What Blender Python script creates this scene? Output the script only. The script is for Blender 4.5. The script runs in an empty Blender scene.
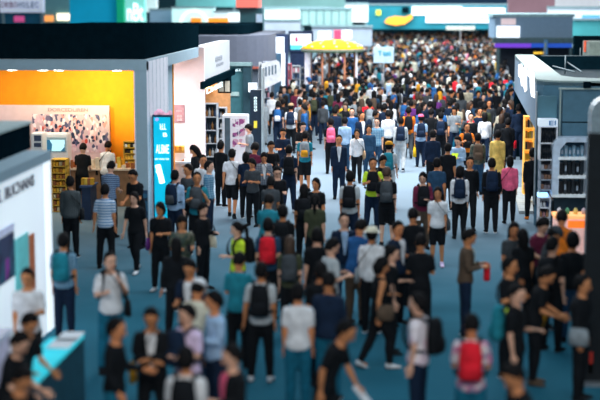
import bpy, bmesh, math, random
from mathutils import Vector, Matrix, Euler
R = math.radians
random.seed(7)
scene = bpy.context.scene
C = scene.collection

# ------------------------------------------------------------------ camera
CAM = Vector((0, 0, 5.35))
FPX = 1416.7
PITCH = math.atan(200 / FPX)
YAW = math.atan(95 / FPX)
cam_d = bpy.data.cameras.new('camera')
cam = bpy.data.objects.new('camera', cam_d)
C.objects.link(cam)
cam.location = CAM
cam.rotation_euler = Euler((math.pi / 2 - PITCH, 0, YAW), 'XYZ')
cam_d.sensor_width = 36
cam_d.lens = 85.0
cam_d.clip_end = 600
cam_d.dof.use_dof = True
cam_d.dof.focus_distance = 40
cam_d.dof.aperture_fstop = 0.62
scene.camera = cam
MCAM = cam.rotation_euler.to_matrix()

# ------------------------------------------------------------------ world, hall lights and added fills, exposure
world = bpy.data.worlds.new('hall_ambient')
scene.world = world
world.use_nodes = True
wn = world.node_tree.nodes['Background']
wn.inputs[0].default_value = (0.30, 0.52, 0.70, 1)
wn.inputs[1].default_value = 0.10

def area(name, loc, sx, sy, power, col, rot=(0, 0, 0)):
    d = bpy.data.lights.new(name, 'AREA')
    d.shape = 'RECTANGLE'; d.size = sx; d.size_y = sy
    d.energy = power; d.color = col
    o = bpy.data.objects.new(name, d); C.objects.link(o)
    o.location = loc; o.rotation_euler = rot
    return o
area('hall_and_fill_light', (1, 16, 10.0), 10, 8, 210, (0.55, 0.82, 1.0))
area('hall_and_fill_light', (-1, 27, 10.0), 10, 4, 480, (0.85, 0.92, 1.0))
area('hall_and_fill_light', (0, 44, 10.5), 12, 8, 2300, (0.93, 0.95, 1.0))
area('hall_and_fill_light', (0, 66, 10.5), 14, 8, 3000, (0.95, 0.97, 1.0))
area('hall_and_fill_light', (1, 92, 11), 20, 14, 5200, (0.9, 0.97, 1.0))
area('hall_and_fill_light', (1, 125, 11), 30, 16, 9000, (0.85, 0.97, 1.0))
area('hall_and_fill_light', (2, -4, 13), 18, 6, 2000, (1.0, .93, .86), (R(58), 0, 0))  # added fill from behind the camera, brightens faces and upright surfaces
area('hall_and_fill_light', (0, 40, 16), 22, 5, 2200, (1.0, .95, .90), (R(50), 0, 0))
area('hall_and_fill_light', (0, 96, 18), 34, 6, 5000, (.92, .98, 1.0), (R(60), 0, 0))  # added tilted fill, brightens the far booth and back walls
vs = scene.view_settings
vs.view_transform = 'Standard'; vs.look = 'None'; vs.gamma = 1; vs.use_curve_mapping = False
vs.exposure = 0.62

# ------------------------------------------------------------------ helpers
def ray(px, py):
    return MCAM @ Vector(((px - 300) / FPX, (200 - py) / FPX, -1))
def G(px, py, z=0.0):
    d = ray(px, py); return CAM + d * ((z - CAM.z) / d.z)
def atY(px, py, Y):
    d = ray(px, py); return CAM + d * (Y / d.y)
def atX(px, py, X):
    d = ray(px, py); return CAM + d * (X / d.x)

_mats = {}
def mat(name, col, rough=0.8, metal=0.0, emit=0.0, var=0.18, scale=6.0, ecol=None, spec=0.3, bump=0.0):
    if name in _mats: return _mats[name]
    m = bpy.data.materials.new(name); m.use_nodes = True
    nt = m.node_tree; b = nt.nodes['Principled BSDF']
    b.inputs['Roughness'].default_value = rough
    b.inputs['Metallic'].default_value = metal
    b.inputs['Specular IOR Level'].default_value = spec
    tc = nt.nodes.new('ShaderNodeTexCoord'); nz = nt.nodes.new('ShaderNodeTexNoise')
    nz.inputs['Scale'].default_value = scale; nz.inputs['Detail'].default_value = 3
    nt.links.new(tc.outputs['Object'], nz.inputs['Vector'])
    cr = nt.nodes.new('ShaderNodeValToRGB')
    cr.color_ramp.elements[0].position = 0.3; cr.color_ramp.elements[1].position = 0.7
    cr.color_ramp.elements[0].color = tuple(max(0, c * (1 - var)) for c in col) + (1,)
    cr.color_ramp.elements[1].color = tuple(min(1, c * (1 + var)) for c in col) + (1,)
    nt.links.new(nz.outputs['Fac'], cr.inputs[0])
    nt.links.new(cr.outputs[0], b.inputs['Base Color'])
    if emit > 0:
        b.inputs['Emission Color'].default_value = tuple(ecol or col) + (1,)
        b.inputs['Emission Strength'].default_value = emit
    if bump > 0:
        bp = nt.nodes.new('ShaderNodeBump'); bp.inputs['Strength'].default_value = bump
        nt.links.new(nz.outputs['Fac'], bp.inputs['Height']); nt.links.new(bp.outputs[0], b.inputs['Normal'])
    _mats[name] = m
    return m

def stripe_mat(name, c1, c2, scale, axis='Z', plaid=False):
    if name in _mats: return _mats[name]
    m = bpy.data.materials.new(name); m.use_nodes = True
    nt = m.node_tree; b = nt.nodes['Principled BSDF']; b.inputs['Roughness'].default_value = .85
    tc = nt.nodes.new('ShaderNodeTexCoord')
    def wave(ax):
        w = nt.nodes.new('ShaderNodeTexWave'); w.bands_direction = ax
        w.inputs['Scale'].default_value = scale; nt.links.new(tc.outputs['Object'], w.inputs['Vector'])
        r = nt.nodes.new('ShaderNodeValToRGB'); r.color_ramp.interpolation = 'CONSTANT'
        r.color_ramp.elements[1].position = .5
        r.color_ramp.elements[0].color = tuple(c1) + (1,); r.color_ramp.elements[1].color = tuple(c2) + (1,)
        nt.links.new(w.outputs['Fac'], r.inputs[0]); return r
    r = wave(axis)
    if plaid:
        r2 = wave('X'); mx = nt.nodes.new('ShaderNodeMixRGB'); mx.inputs[0].default_value = .5
        nt.links.new(r.outputs[0], mx.inputs[1]); nt.links.new(r2.outputs[0], mx.inputs[2])
        nt.links.new(mx.outputs[0], b.inputs['Base Color'])
    else:
        nt.links.new(r.outputs[0], b.inputs['Base Color'])
    _mats[name] = m
    return m

def picture_mat(name, cols, scale, emit=0.0, rnd=1.0, stretch=(1, 1, 1)):
    """a printed picture of many small patches of colour"""
    if name in _mats: return _mats[name]
    m = bpy.data.materials.new(name); m.use_nodes = True
    nt = m.node_tree; b = nt.nodes['Principled BSDF']; b.inputs['Roughness'].default_value = .6
    tc = nt.nodes.new('ShaderNodeTexCoord'); mp = nt.nodes.new('ShaderNodeMapping')
    mp.inputs['Scale'].default_value = stretch
    v = nt.nodes.new('ShaderNodeTexVoronoi'); v.inputs['Scale'].default_value = scale
    v.inputs['Randomness'].default_value = rnd
    nt.links.new(tc.outputs['Object'], mp.inputs[0]); nt.links.new(mp.outputs[0], v.inputs['Vector'])
    sp = nt.nodes.new('ShaderNodeSeparateColor'); nt.links.new(v.outputs['Color'], sp.inputs[0])
    cr = nt.nodes.new('ShaderNodeValToRGB'); cr.color_ramp.interpolation = 'CONSTANT'
    els = cr.color_ramp.elements
    while len(els) < len(cols): els.new(0.5)
    for i, c in enumerate(cols):
        els[i].position = i / len(cols); els[i].color = tuple(c) + (1,)
    nt.links.new(sp.outputs[0], cr.inputs[0]); nt.links.new(cr.outputs[0], b.inputs['Base Color'])
    if emit:
        nt.links.new(cr.outputs[0], b.inputs['Emission Color']); b.inputs['Emission Strength'].default_value = emit
    _mats[name] = m
    return m

def obj(name, bm, m=None, parent=None, smooth=False, loc=None):
    if isinstance(bm, bmesh.types.BMesh):
        me = bpy.data.meshes.new(name); bmesh.ops.recalc_face_normals(bm, faces=bm.faces); bm.to_mesh(me); bm.free()
        if smooth:
            for p in me.polygons: p.use_smooth = True
    else: me = bm
    o = bpy.data.objects.new(name, me); C.objects.link(o)
    if m is not None:
        for x in (m if isinstance(m, (list, tuple)) else [m]):
            me.materials.append(x)
    if parent: o.parent = parent
    if loc is not None: o.location = loc
    return o
def tag(o, label, cat, group=None, kind=None):
    if label: o['label'] = label
    if cat: o['category'] = cat
    if group: o['group'] = group
    if kind: o['kind'] = kind
    return o
def struct(o):
    o['kind'] = 'structure'; return o
def thing(name, label, cat, loc=(0, 0, 0), group=None):
    o = bpy.data.objects.new(name, None); C.objects.link(o); o.location = loc
    o.empty_display_size = .2
    return tag(o, label, cat, group)
def B():
    return bmesh.new()
def box(bm, x0, x1, y0, y1, z0, z1, mi=0, bev=0.0):
    t = bmesh.new()
    vs_ = [t.verts.new((x, y, z)) for x in (x0, x1) for y in (y0, y1) for z in (z0, z1)]
    for f in ((0, 1, 3, 2), (4, 6, 7, 5), (0, 4, 5, 1), (2, 3, 7, 6), (0, 2, 6, 4), (1, 5, 7, 3)):
        t.faces.new([vs_[i] for i in f])
    if bev: bmesh.ops.bevel(t, geom=t.edges[:], offset=bev, segments=2, affect='EDGES')
    merge(bm, t, mi)
    return bm
def merge(bm, t, mi=0, M=None):
    if M is not None: bmesh.ops.transform(t, matrix=M, verts=t.verts)
    mp = {}
    for v in t.verts: mp[v] = bm.verts.new(v.co)
    for f in t.faces:
        try:
            nf = bm.faces.new([mp[v] for v in f.verts]); nf.material_index = mi if mi is not None else f.material_index; nf.smooth = f.smooth
        except ValueError: pass
    t.free()
def prism(bm, pts, z0, z1, mi=0):
    a = [bm.verts.new((p[0], p[1], z0)) for p in pts]; b = [bm.verts.new((p[0], p[1], z1)) for p in pts]
    n = len(pts)
    for f in ([a[i] for i in range(n)][::-1], b): 
        nf = bm.faces.new(f); nf.material_index = mi
    for i in range(n):
        nf = bm.faces.new((a[i], a[(i + 1) % n], b[(i + 1) % n], b[i])); nf.material_index = mi
    return bm
def tube(bm, pts, radii, seg=8, mi=0, hint=Vector((0, 1, 0)), closed=True, smooth=True):
    """loft of elliptical rings; radii are numbers or (r_side, r_hint)"""
    pts = [Vector(p) for p in pts]; rings = []
    for i, p in enumerate(pts):
        d = (pts[min(i + 1, len(pts) - 1)] - pts[max(i - 1, 0)])
        d = d.normalized() if d.length > 1e-9 else Vector((0, 0, 1))
        h = hint - d * hint.dot(d)
        if h.length < 1e-3: h = Vector((1, 0, 0)) - d * d.x
        h.normalize(); s = d.cross(h)
        r = radii[i] if isinstance(radii, (list, tuple)) else radii
        rs, rh = r if isinstance(r, (list, tuple)) else (r, r)
        rings.append([bm.verts.new(p + s * rs * math.cos(2 * math.pi * k / seg) + h * rh * math.sin(2 * math.pi * k / seg)) for k in range(seg)])
    for a, b in zip(rings, rings[1:]):
        for k in range(seg):
            f = bm.faces.new((a[k], a[(k + 1) % seg], b[(k + 1) % seg], b[k])); f.material_index = mi; f.smooth = smooth
    if closed:
        f = bm.faces.new(rings[0][::-1]); f.material_index = mi; f = bm.faces.new(rings[-1]); f.material_index = mi
    return bm
def ball(bm, c, r, seg=10, rings=7, mi=0, M=None):
    t = bmesh.new(); bmesh.ops.create_uvsphere(t, u_segments=seg, v_segments=rings, radius=1)
    for f in t.faces: f.smooth = True; f.material_index = mi
    r = r if isinstance(r, (list, tuple)) else (r, r, r)
    X = Matrix.Translation(c) @ Matrix.Diagonal((r[0], r[1], r[2], 1))
    merge(bm, t, mi, (M @ X) if M is not None else X)
def text(name, s, loc, rot, size, m, parent=None, extrude=.004, align='CENTER', xs=1.0, off=.015):
    cu = bpy.data.curves.new(name, 'FONT'); cu.body = s; cu.size = size; cu.extrude = extrude; cu.offset = off
    cu.align_x = align; cu.align_y = 'CENTER'
    t = bpy.data.objects.new(name, cu); C.objects.link(t)
    t.location = loc; t.rotation_euler = rot; t.scale = (xs, 1, 1)
    dg = bpy.context.evaluated_depsgraph_get()
    me = bpy.data.meshes.new_from_object(t.evaluated_get(dg))
    bpy.data.objects.remove(t)
    o = bpy.data.objects.new(name, me); C.objects.link(o)
    me.materials.clear(); me.materials.append(m)
    o.location = loc; o.rotation_euler = rot; o.scale = (xs, 1, 1)
    if parent: o.parent = parent
    return o
FRONT = (math.pi / 2, 0, 0)          # reads from the camera side
SIDE = (math.pi / 2, 0, math.pi / 2)   # on a wall that faces +X

# ------------------------------------------------------------------ colours
W = dict(black=(.007, .009, .012), navy=(.008, .019, .045), white=(.68, .71, .75), cream=(.70, .68, .55), grey=(.22, .26, .29),
         darkgrey=(.05, .06, .07), lightgrey=(.45, .50, .53), teal=(.015, .20, .27), blue=(.02, .10, .28), lightblue=(.33, .50, .72),
         red=(.65, .015, .03), pink=(.80, .13, .25), lavender=(.68, .55, .78), orange=(.80, .20, .02), yellow=(.85, .50, .02),
         lime=(.55, .78, .04), olive=(.05, .06, .035), brown=(.10, .07, .05), custard=(.75, .52, .14), khaki=(.45, .42, .32), maroon=(.14, .02, .05),
         green=(.02, .11, .07), denim=(.02, .06, .12), jeans=(.008, .12, .20), purple=(.12, .03, .18), mustard=(.60, .28, .02), tan=(.42, .28, .16))
def cloth(n):
    return mat('cloth_' + n, W[n], rough=.9, var=.22, scale=9, bump=.12, spec=.15)
SPECIAL = {
    'pinkish': lambda: picture_mat('cloth_pinkish', [(.75, .62, .72), (.78, .55, .68), (.8, .75, .82)], 5),
    'stripes': lambda: stripe_mat('cloth_stripe', (.10, .25, .48), (.6, .7, .8), 5.5),
    'plaid': lambda: stripe_mat('cloth_plaid', (.06, .09, .14), (.25, .28, .32), 6, plaid=True),
    'blueplaid': lambda: stripe_mat('cloth_blueplaid', (.03, .16, .30), (.25, .42, .55), 6, plaid=True),
    'pinstripe': lambda: stripe_mat('cloth_pinstripe', (.02, .03, .035), (.07, .09, .10), 9, axis='X'),
    'camo': lambda: picture_mat('cloth_camo', [(.03, .05, .03), (.08, .09, .05), (.12, .12, .09), (.03, .06, .05)], 14),
    'floral': lambda: picture_mat('cloth_floral', [(.7, .6, .65), (.6, .2, .35), (.75, .7, .72), (.3, .25, .4)], 16),
    'bluestripe': lambda: stripe_mat('cloth_bluestripe', (.03, .07, .16), (.18, .27, .40), 7),
}
def cm(n): return SPECIAL[n]() if n in SPECIAL else cloth(n)
SKINS = [mat('skin_warm', (.62, .25, .11), rough=.6, var=.06, scale=3), mat('skin_tan', (.55, .23, .10), rough=.6, var=.06, scale=3), mat('skin_light', (.70, .40, .28), rough=.6, var=.06, scale=3)]
HAIRM = mat('hair_black', (.006, .006, .007), rough=.75, var=.4, scale=30, bump=.3, spec=.12)
HAIRB = mat('hair_brown', (.05, .028, .018), rough=.6, var=.4, scale=30, bump=.3)
EYE = mat('eye_dark', (.02, .015, .012), rough=.4)
LIP = mat('lip', (.40, .13, .10), rough=.6)
METAL = mat('metal_grey', (.4, .43, .46), rough=.4, metal=.8)
WHITE = mat('white_laminate', (.74, .78, .83), rough=.5, var=.04)
DARK = mat('black_fabric_panel', (.002, .009, .014), rough=1, spec=0)
# ================================================================== people
VOX = .02
def remesh(bm, vox=VOX, smooth=4):
    me = bpy.data.meshes.new('tmp'); bmesh.ops.recalc_face_normals(bm, faces=bm.faces); bm.to_mesh(me); bm.free()
    o = bpy.data.objects.new('tmp', me); C.objects.link(o)
    r = o.modifiers.new('r', 'REMESH'); r.mode = 'VOXEL'; r.voxel_size = vox; r.use_smooth_shade = True
    s = o.modifiers.new('s', 'SMOOTH'); s.factor = .5; s.iterations = smooth
    dg = bpy.context.evaluated_depsgraph_get()
    out = bpy.data.meshes.new_from_object(o.evaluated_get(dg))
    bpy.data.objects.remove(o); bpy.data.meshes.remove(me)
    b = bmesh.new(); b.from_mesh(out); bpy.data.meshes.remove(out)
    for f in b.faces: f.smooth = True; f.material_index = 0
    return b

# arms: (upper-arm direction, fore-arm direction) for the arm on +x; mirrored for -x. legs the same
AD = ((.11, .02, -1), (.03, -.16, -1)); LS = ((.04, 0, -1), (.02, .02, -1))
POSES = {
    'stand':  dict(R=AD, L=AD, RL=LS, LL=LS, nod=5),
    'wide':   dict(R=((.25, .05, -1), (.12, -.1, -1)), L=AD, RL=((.10, 0, -1), (.07, 0, -1)), LL=((.07, -.06, -1), (.04, .05, -1)), nod=8),
    'phone':  dict(R=((.2, -.1, -1), (-.35, -.9, .25)), L=((.2, -.1, -1), (-.35, -.9, .2)), RL=LS, LL=((.07, -.05, -1), (.04, .06, -1)), nod=28, lean=3),
    'onearm': dict(R=((.2, -.1, -1), (-.45, -.85, .15)), L=AD, RL=LS, LL=((.08, -.06, -1), (.05, .08, -1)), nod=15, turn=-15),
    'talk':   dict(R=((.2, -.25, -1), (.0, -1, -.1)), L=((.2, .05, -1), (0, -.5, -.8)), RL=LS, LL=LS, nod=8, lean=2),
    'walk':   dict(R=((.15, .3, -1), (.05, .05, -1)), L=((.15, -.25, -1), (.05, -.45, -1)), RL=((.03, -.42, -1), (0, -.05, -1)), LL=((.03, .2, -1), (0, .55, -1)), nod=6, lean=3),
    'walkbag': dict(R=((.2, .0, -1), (-.3, -.9, .1)), L=((.15, .25, -1), (.05, 0, -1)), RL=((.03, .2, -1), (0, .5, -1)), LL=((.03, -.38, -1), (0, 0, -1)), nod=12, lean=3),
    'strap':  dict(R=((.3, -.05, -1), (-.45, -.5, .9)), L=((.25, -.05, -1), (-.3, -.8, .3)), RL=LS, LL=((.1, 0, -1), (.07, 0, -1)), nod=4, turn=12),
    'crossed': dict(R=((.2, -.25, -1), (-1, -.55, .08)), L=((.2, -.25, -1), (-1, -.5, -.02)), RL=((.1, 0, -1), (.06, 0, -1)), LL=((.1, 0, -1), (.06, 0, -1)), nod=22, lean=6),
    'browse': dict(R=((.1, -.5, -1), (-.1, -1, -.25)), L=((.1, -.3, -1), (-.2, -1, -.1)), RL=LS, LL=((.06, -.12, -1), (.04, .1, -1)), nod=30, lean=14),
    'reach':  dict(R=((.1, -.75, -1), (0, -.8, -.7)), L=((.15, .1, -1), (0, -.3, -1)), RL=((.04, -.3, -1), (0, 0, -1)), LL=((.04, .2, -1), (0, .35, -1)), nod=12, lean=22),
    'photo':  dict(R=((.2, -.7, -.5), (-.3, -.7, .75)), L=((.2, -.7, -.5), (-.3, -.7, .75)), RL=LS, LL=LS, nod=0),
}
PIV = Vector((0, 0, .95))
def frame(P):
    lean = R(P.get('lean', 0))
    def U(p, w=1.0):
        return PIV + Matrix.Rotation(lean * w, 3, 'X') @ (Vector(p) - PIV)
    return lean, U
def bendw(z): 
    t = max(0, min(1, (z - .88) / .2)); return t * t * (3 - 2 * t)
def limbs(P):
    lean, U = frame(P); RX = Matrix.Rotation(lean, 3, 'X'); J = {}
    for s, k, lk in ((1, 'R', 'RL'), (-1, 'L', 'LL')):
        ua, fa = (Vector((v[0] * s, v[1], v[2])).normalized() for v in P[k])
        ua, fa = RX @ ua, RX @ fa
        sh = U((.148 * s, .005, 1.385)); el = sh + ua * .275; wr = el + fa * .245
        J['arm', s] = (sh, el, wr, ua, fa)
        th, sn = (Vector((v[0] * s, v[1], v[2])).normalized() for v in P[lk])
        hp = Vector((.080 * s, 0, .885)); kn = hp + th * .415; an = kn + sn * .40
        J['leg', s] = (hp, kn, an, th, sn)
    low = min(J['leg', 1][2].z, J['leg', -1][2].z)
    J['dz'] = .075 - low
    return J
TORSO = [(.80, .075, .075), (.85, .132, .105), (.92, .152, .116), (1.0, .138, .104), (1.08, .127, .098), (1.18, .136, .104), (1.28, .150, .110), (1.35, .152, .104), (1.40, .134, .088), (1.435, .09, .07), (1.46, .058, .056), (1.53, .052, .054)]
def torso(bm, P, add=0.0, z0=0, z1=9, seg=20, flare=0.0):
    lean, U = frame(P); pts = []; rad = []
    for z, rx, ry in TORSO:
        if z < z0 - 1e-6 or z > z1 + 1e-6: continue
        pts.append(U((0, 0 if z < 1.43 else -.008, z), bendw(z))); k = flare * max(0, (1.15 - z))
        rad.append((rx + add + k, ry + add + k))
    tube(bm, pts, rad, seg, hint=Vector((0, 1, 0)))
def lerp(a, b, t): return a + (b - a) * t
def arm_t(bm, J, s, add=0, t0=0, t1=2, seg=10):
    sh, el, wr, ua, fa = J['arm', s]
    st = [(0, sh - ua * .0 + Vector((-.03 * s, 0, .0)), .062), (.15, lerp(sh, el, .15), .056), (.5, lerp(sh, el, .5), .048), (.85, lerp(sh, el, .85), .042), (1, el, .041), (1.2, lerp(el, wr, .2), .042), (1.55, lerp(el, wr, .55), .034), (1.93, lerp(el, wr, .93), .026), (2, wr, .025)]
    q = [x for x in st if t0 <= x[0] <= t1]
    tube(bm, [x[1] for x in q], [x[2] + add * (1 if x[0] < 1.2 else .8) for x in q], seg, hint=Vector((0, .3, 1)))
def leg_t(bm, J, s, add=0, t1=2.0, seg=12, loose=0.0):
    hp, kn, an, th, sn = J['leg', s]
    st = [(0, hp, .088), (.2, lerp(hp, kn, .2), .088), (.6, lerp(hp, kn, .6), .072), (1, kn, .056), (1.3, lerp(kn, an, .3), .056), (1.6, lerp(kn, an, .6), .045), (2, an, .036)]
    q = [x for x in st if x[0] <= t1]
    tube(bm, [x[1] for x in q], [x[2] + add + loose * min(1, x[0]) for x in q], seg, hint=Vector((0, 1, 0)))
def hand(bm, wr, d, s, curl=.5):
    """palm, four unequal bent fingers and a thumb leaving the palm's side"""
    d = d.normalized(); side = Vector((0, -1, 0)) - d * Vector((0, -1, 0)).dot(d)
    if side.length < .3: side = Vector((0, 0, 1)) - d * d.z
    side.normalize(); n = d.cross(side) * (-s)      # n: the way the palm looks
    tube(bm, [wr - d * .015, wr + d * .02, wr + d * .06, wr + d * .09], [(.017, .024), (.016, .032), (.015, .040), (.012, .038)], 8, hint=side)
    for i, ln in enumerate((.070, .078, .072, .056)):
        p = wr + d * .082 + side * (.029 - .019 * i); a = d; pts = [p - d * .015]; q = p
        for k in range(3):
            pts.append(q); ang = curl * (.5 + .5 * k); a = (d * math.cos(ang) + n * math.sin(ang)); q = q + a * ln / 3
        pts.append(q)
        tube(bm, pts, [.0085, .0085, .008, .0075, .0055], 6, hint=side)
    b = wr + d * .025 + side * .026
    tube(bm, [b - side * .012, b + (side * .7 + d * .7) * .03, b + (side * .45 + d * .9 + n * .35) * .055, b + (side * .3 + d * .85 + n * .5) * .075], [.012, .011, .0095, .006], 6, hint=n)
def head_matrix(P):
    lean, U = frame(P)
    return Matrix.Translation(U((0, -.012, 1.598))) @ Matrix.Rotation(lean * .7 + R(P.get('nod', 0)), 4, 'X') @ Matrix.Rotation(R(P.get('turn', 0)), 4, 'Z') @ Matrix.Scale(1.10, 4)
HEADR = [(-.117, .020, .022, -.050), (-.108, .036, .040, -.040), (-.085, .052, .062, -.024), (-.05, .064, .080, -.010), (-.01, .071, .090, -.003), (.03, .075, .095, 0), (.065, .071, .091, .004), (.092, .056, .074, .007), (.108, .034, .046, .008), (.116, .008, .01, .008)]
def head(bm, M):
    t = bmesh.new(); tube(t, [(0, o, z) for z, rx, ry, o in HEADR], [(rx, ry) for z, rx, ry, o in HEADR], 18); merge(bm, t, 0, M)
    t = bmesh.new(); tube(t, [(0, -.088, .022), (0, -.099, -.01), (0, -.108, -.027), (0, -.094, -.038)], [(.007, .008), (.009, .01), (.014, .012), (.010, .006)], 8); merge(bm, t, 0, M)
    for s in (1, -1):
        ball(bm, (.076 * s, .012, -.005), (.010, .020, .032), 8, 6, 0, M)
        ball(bm, (.030 * s, -.086, .016), (.014, .008, .006), 8, 6, 1, M)
        ball(bm, (.031 * s, -.090, .034), (.019, .007, .004), 8, 4, 1, M)
    ball(bm, (0, -.088, -.058), (.023, .008, .0075), 8, 5, 2, M)

_cache = {}
def cached(key, fn):
    if key not in _cache:
        me = fn()
        _cache[key] = me
    return _cache[key]
def to_mesh(name, bm, slots, dz=0):
    if dz: bmesh.ops.translate(bm, vec=(0, 0, dz), verts=bm.verts)
    me = bpy.data.meshes.new(name); bm.to_mesh(me); bm.free()
    for m in slots: me.materials.append(m)
    return me
def body_mesh(pose):
    def f():
        P = POSES[pose]; J = limbs(P); bm = bmesh.new(); torso(bm, P, -.004)
        for s in (1, -1):
            arm_t(bm, J, s, -.002); leg_t(bm, J, s, -.002)
            an = J['leg', s][2]; tube(bm, [an + Vector((0, .04, -.04)), an + Vector((0, -.03, -.045)), an + Vector((0, -.12, -.055))], [.03, .035, .02], 8, hint=Vector((0, 0, 1)))
        M = head_matrix(P); hc = M.translation
        lean, U = frame(P); tube(bm, [U((0, 0, 1.42)), U((0, -.004, 1.48)), hc + M.to_3x3() @ Vector((0, .015, -.03))], [.062, .054, .052], 12)
        b = remesh(bm, .018, 3)
        head(b, M)
        for s in (1, -1): hand(b, J['arm', s][2], J['arm', s][4], s, .55 if pose in ('phone', 'photo', 'strap', 'talk') else .35)
        return to_mesh('body', b, [SKINS[0], EYE, LIP], J['dz'])
    return cached(('body', pose), f)
def top_mesh(pose, kind):
    def f():
        P = POSES[pose]; J = limbs(P); bm = bmesh.new()
        add = .024 if kind == 'jacket' else .014
        torso(bm, P, add, z0=.85 if kind != 'crop' else 1.0, z1=1.435, flare=.05 if kind in ('short', 'jacket') else 0.02)
        for s in (1, -1):
            if kind == 'short': arm_t(bm, J, s, .014, 0, .85)
            elif kind in ('long', 'jacket'): arm_t(bm, J, s, .014 if kind == 'long' else .02, 0, 1.93)
        return to_mesh(kind, remesh(bm, .018, 3), [cloth('black')], J['dz'])
    return cached(('top', kind, pose), f)
def bottom_mesh(pose, kind):
    def f():
        P = POSES[pose]; J = limbs(P); bm = bmesh.new()
        if kind in ('skirt', 'dress'):
            kn = (J['leg', 1][1] + J['leg', -1][1]) / 2; top = Vector((0, 0, 1.0))
            tube(bm, [top, Vector((0, 0, .9)), lerp(top, kn, .6), kn + Vector((0, 0, -.02))], [(.155, .11), (.185, .135), (.20, .165), (.23, .20)], 20)
        else:
            torso(bm, P, .008, z0=.80, z1=1.0)
            for s in (1, -1): leg_t(bm, J, s, .012, 2.0 if kind == 'trousers' else 1.0, loose=.006 if kind == 'trousers' else .010)
        return to_mesh(kind, remesh(bm, .018, 3), [cloth('black')], J['dz'])
    return cached(('bottom', kind, pose), f)
def shoe_mesh(pose, s):
    def f():
        P = POSES[pose]; J = limbs(P); an = J['leg', s][2]; sn = J['leg', s][4]; bm = bmesh.new()
        tube(bm, [(0, .062, -.035), (0, .05, -.03), (0, 0, -.030), (0, -.07, -.045), (0, -.14, -.052), (0, -.185, -.058)], [(.02, .02), (.036, .042), (.041, .046), (.045, .032), (.045, .024), (.025, .014)], 12, hint=Vector((0, 0, 1)))
        tube(bm, [(0, 0, -.03), (0, .005, .03)], [.045, .043], 10)
        for v in bm.verts: v.co.z = max(v.co.z, -.075)
        tilt = math.atan2(sn.y, -sn.z)
        rot = Matrix.Rotation(max(0, tilt) * .9, 4, 'X') if tilt > .2 else Matrix.Identity(4)
        bmesh.ops.transform(bm, matrix=Matrix.Translation(an) @ Matrix.Rotation(.12 * s, 4, 'Z') @ rot, verts=bm.verts)
        return to_mesh('shoe', bm, [cloth('black')], J['dz'])
    return cached(('shoe', pose, s), f)
def sole_mesh(pose, s):
    def f():
        P = POSES[pose]; J = limbs(P); an = J['leg', s][2]; sn = J['leg', s][4]; bm = bmesh.new()
        tube(bm, [(0, .062, -.068), (0, .03, -.068), (0, -.07, -.068), (0, -.14, -.068), (0, -.188, -.068)], [(.03, .010), (.042, .011), (.047, .011), (.046, .011), (.024, .008)], 12, hint=Vector((0, 0, 1)))
        tilt = math.atan2(sn.y, -sn.z); rot = Matrix.Rotation(max(0, tilt) * .9, 4, 'X') if tilt > .2 else Matrix.Identity(4)
        bmesh.ops.transform(bm, matrix=Matrix.Translation(an) @ Matrix.Rotation(.12 * s, 4, 'Z') @ rot, verts=bm.verts)
        return to_mesh('sole', bm, [cloth('black')], J['dz'])
    return cached(('sole', pose, s), f)
def lin(t, ks):
    for (a, va), (b, vb) in zip(ks, ks[1:]):
        if t <= b: return va + (vb - va) * (t - a) / (b - a)
    return ks[-1][1]
def hair_mesh(pose, kind):
    def f():
        P = POSES[pose]; J = limbs(P); M = head_matrix(P); bm = bmesh.new()
        t = bmesh.new(); bmesh.ops.create_uvsphere(t, u_segments=26, v_segments=18, radius=1)
        rnd = random.Random(5)
        for v in t.verts:
            d = v.co.normalized(); fr = (1 - d.y) / 2
            if kind in ('long', 'ponytail_low'): th = lin(fr, [(0, -1.1), (.55, -1.0), (.72, .1), (1, .50)])
            elif kind == 'bob': th = lin(fr, [(0, -1.0), (.55, -.75), (.72, .1), (1, .40)])
            else: th = lin(fr, [(0, -.86), (.35, -.6), (.5, -.22), (.62, .16), (.78, .50), (1, .62)])
            u_ = max(0, min(1, (d.z - th) / .35)); k = .97 + .08 * u_ + rnd.uniform(-.012, .035) * u_ + (.16 if kind == 'curly' else 0) * (.5 + .5 * u_)
            if d.z < th: k = .84 if kind not in ('long', 'bob') else .78
            c = Vector((d.x * .084 * k, d.y * .104 * k + .006, d.z * .124 * k + .008))
            if kind in ('long', 'bob') and d.z < 0.1 and d.z >= th:
                L = .30 if kind == 'long' else .15
                rad = math.hypot(d.x, d.y); e = max(rad, .55) / max(rad, .05)
                c.x *= min(e, 4); c.y = c.y * min(e, 4) + .015; c.z = .01 + (d.z - .1) * L
            v.co = c
        for fc in t.faces: fc.smooth = True
        merge(bm, t, 0, M)
        if kind == 'ponytail':
            t = bmesh.new(); tube(t, [(0, .09, .05), (0, .135, .04), (0, .15, -.04), (0, .13, -.16), (0, .115, -.24)], [.018, .028, .034, .027, .008], 10); merge(bm, t, 0, M)
        if kind == 'bun': ball(bm, (0, .10, .085), (.045, .042, .042), 12, 8, 0, M)
        return to_mesh('hair', bm, [HAIRM], J['dz'])
    return cached(('hair', kind, pose), f)
def cap_mesh(pose, kind):
    def f():
        P = POSES[pose]; J = limbs(P); M = head_matrix(P); bm = bmesh.new(); t = bmesh.new()
        tube(t, [(0, .004, .038), (0, .004, .06), (0, .004, .095), (0, .004, .122), (0, .004, .137)], [(.091, .112), (.092, .113), (.083, .103), (.055, .07), (.012, .014)], 20)
        if kind == 'sunhat': tube(t, [(0, .0, .046), (0, 0, .052)], [(.15, .17), (.095, .115)], 24)
        else: tube(t, [(0, -.09, .048), (0, -.13, .050), (0, -.175, .038)], [(.075, .008), (.07, .008), (.035, .005)], 12, hint=Vector((0, 0, 1)))
        merge(bm, t, 0, M)
        return to_mesh('cap', bm, [cloth('black')], J['dz'])
    return cached(('cap', kind, pose), f)
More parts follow.
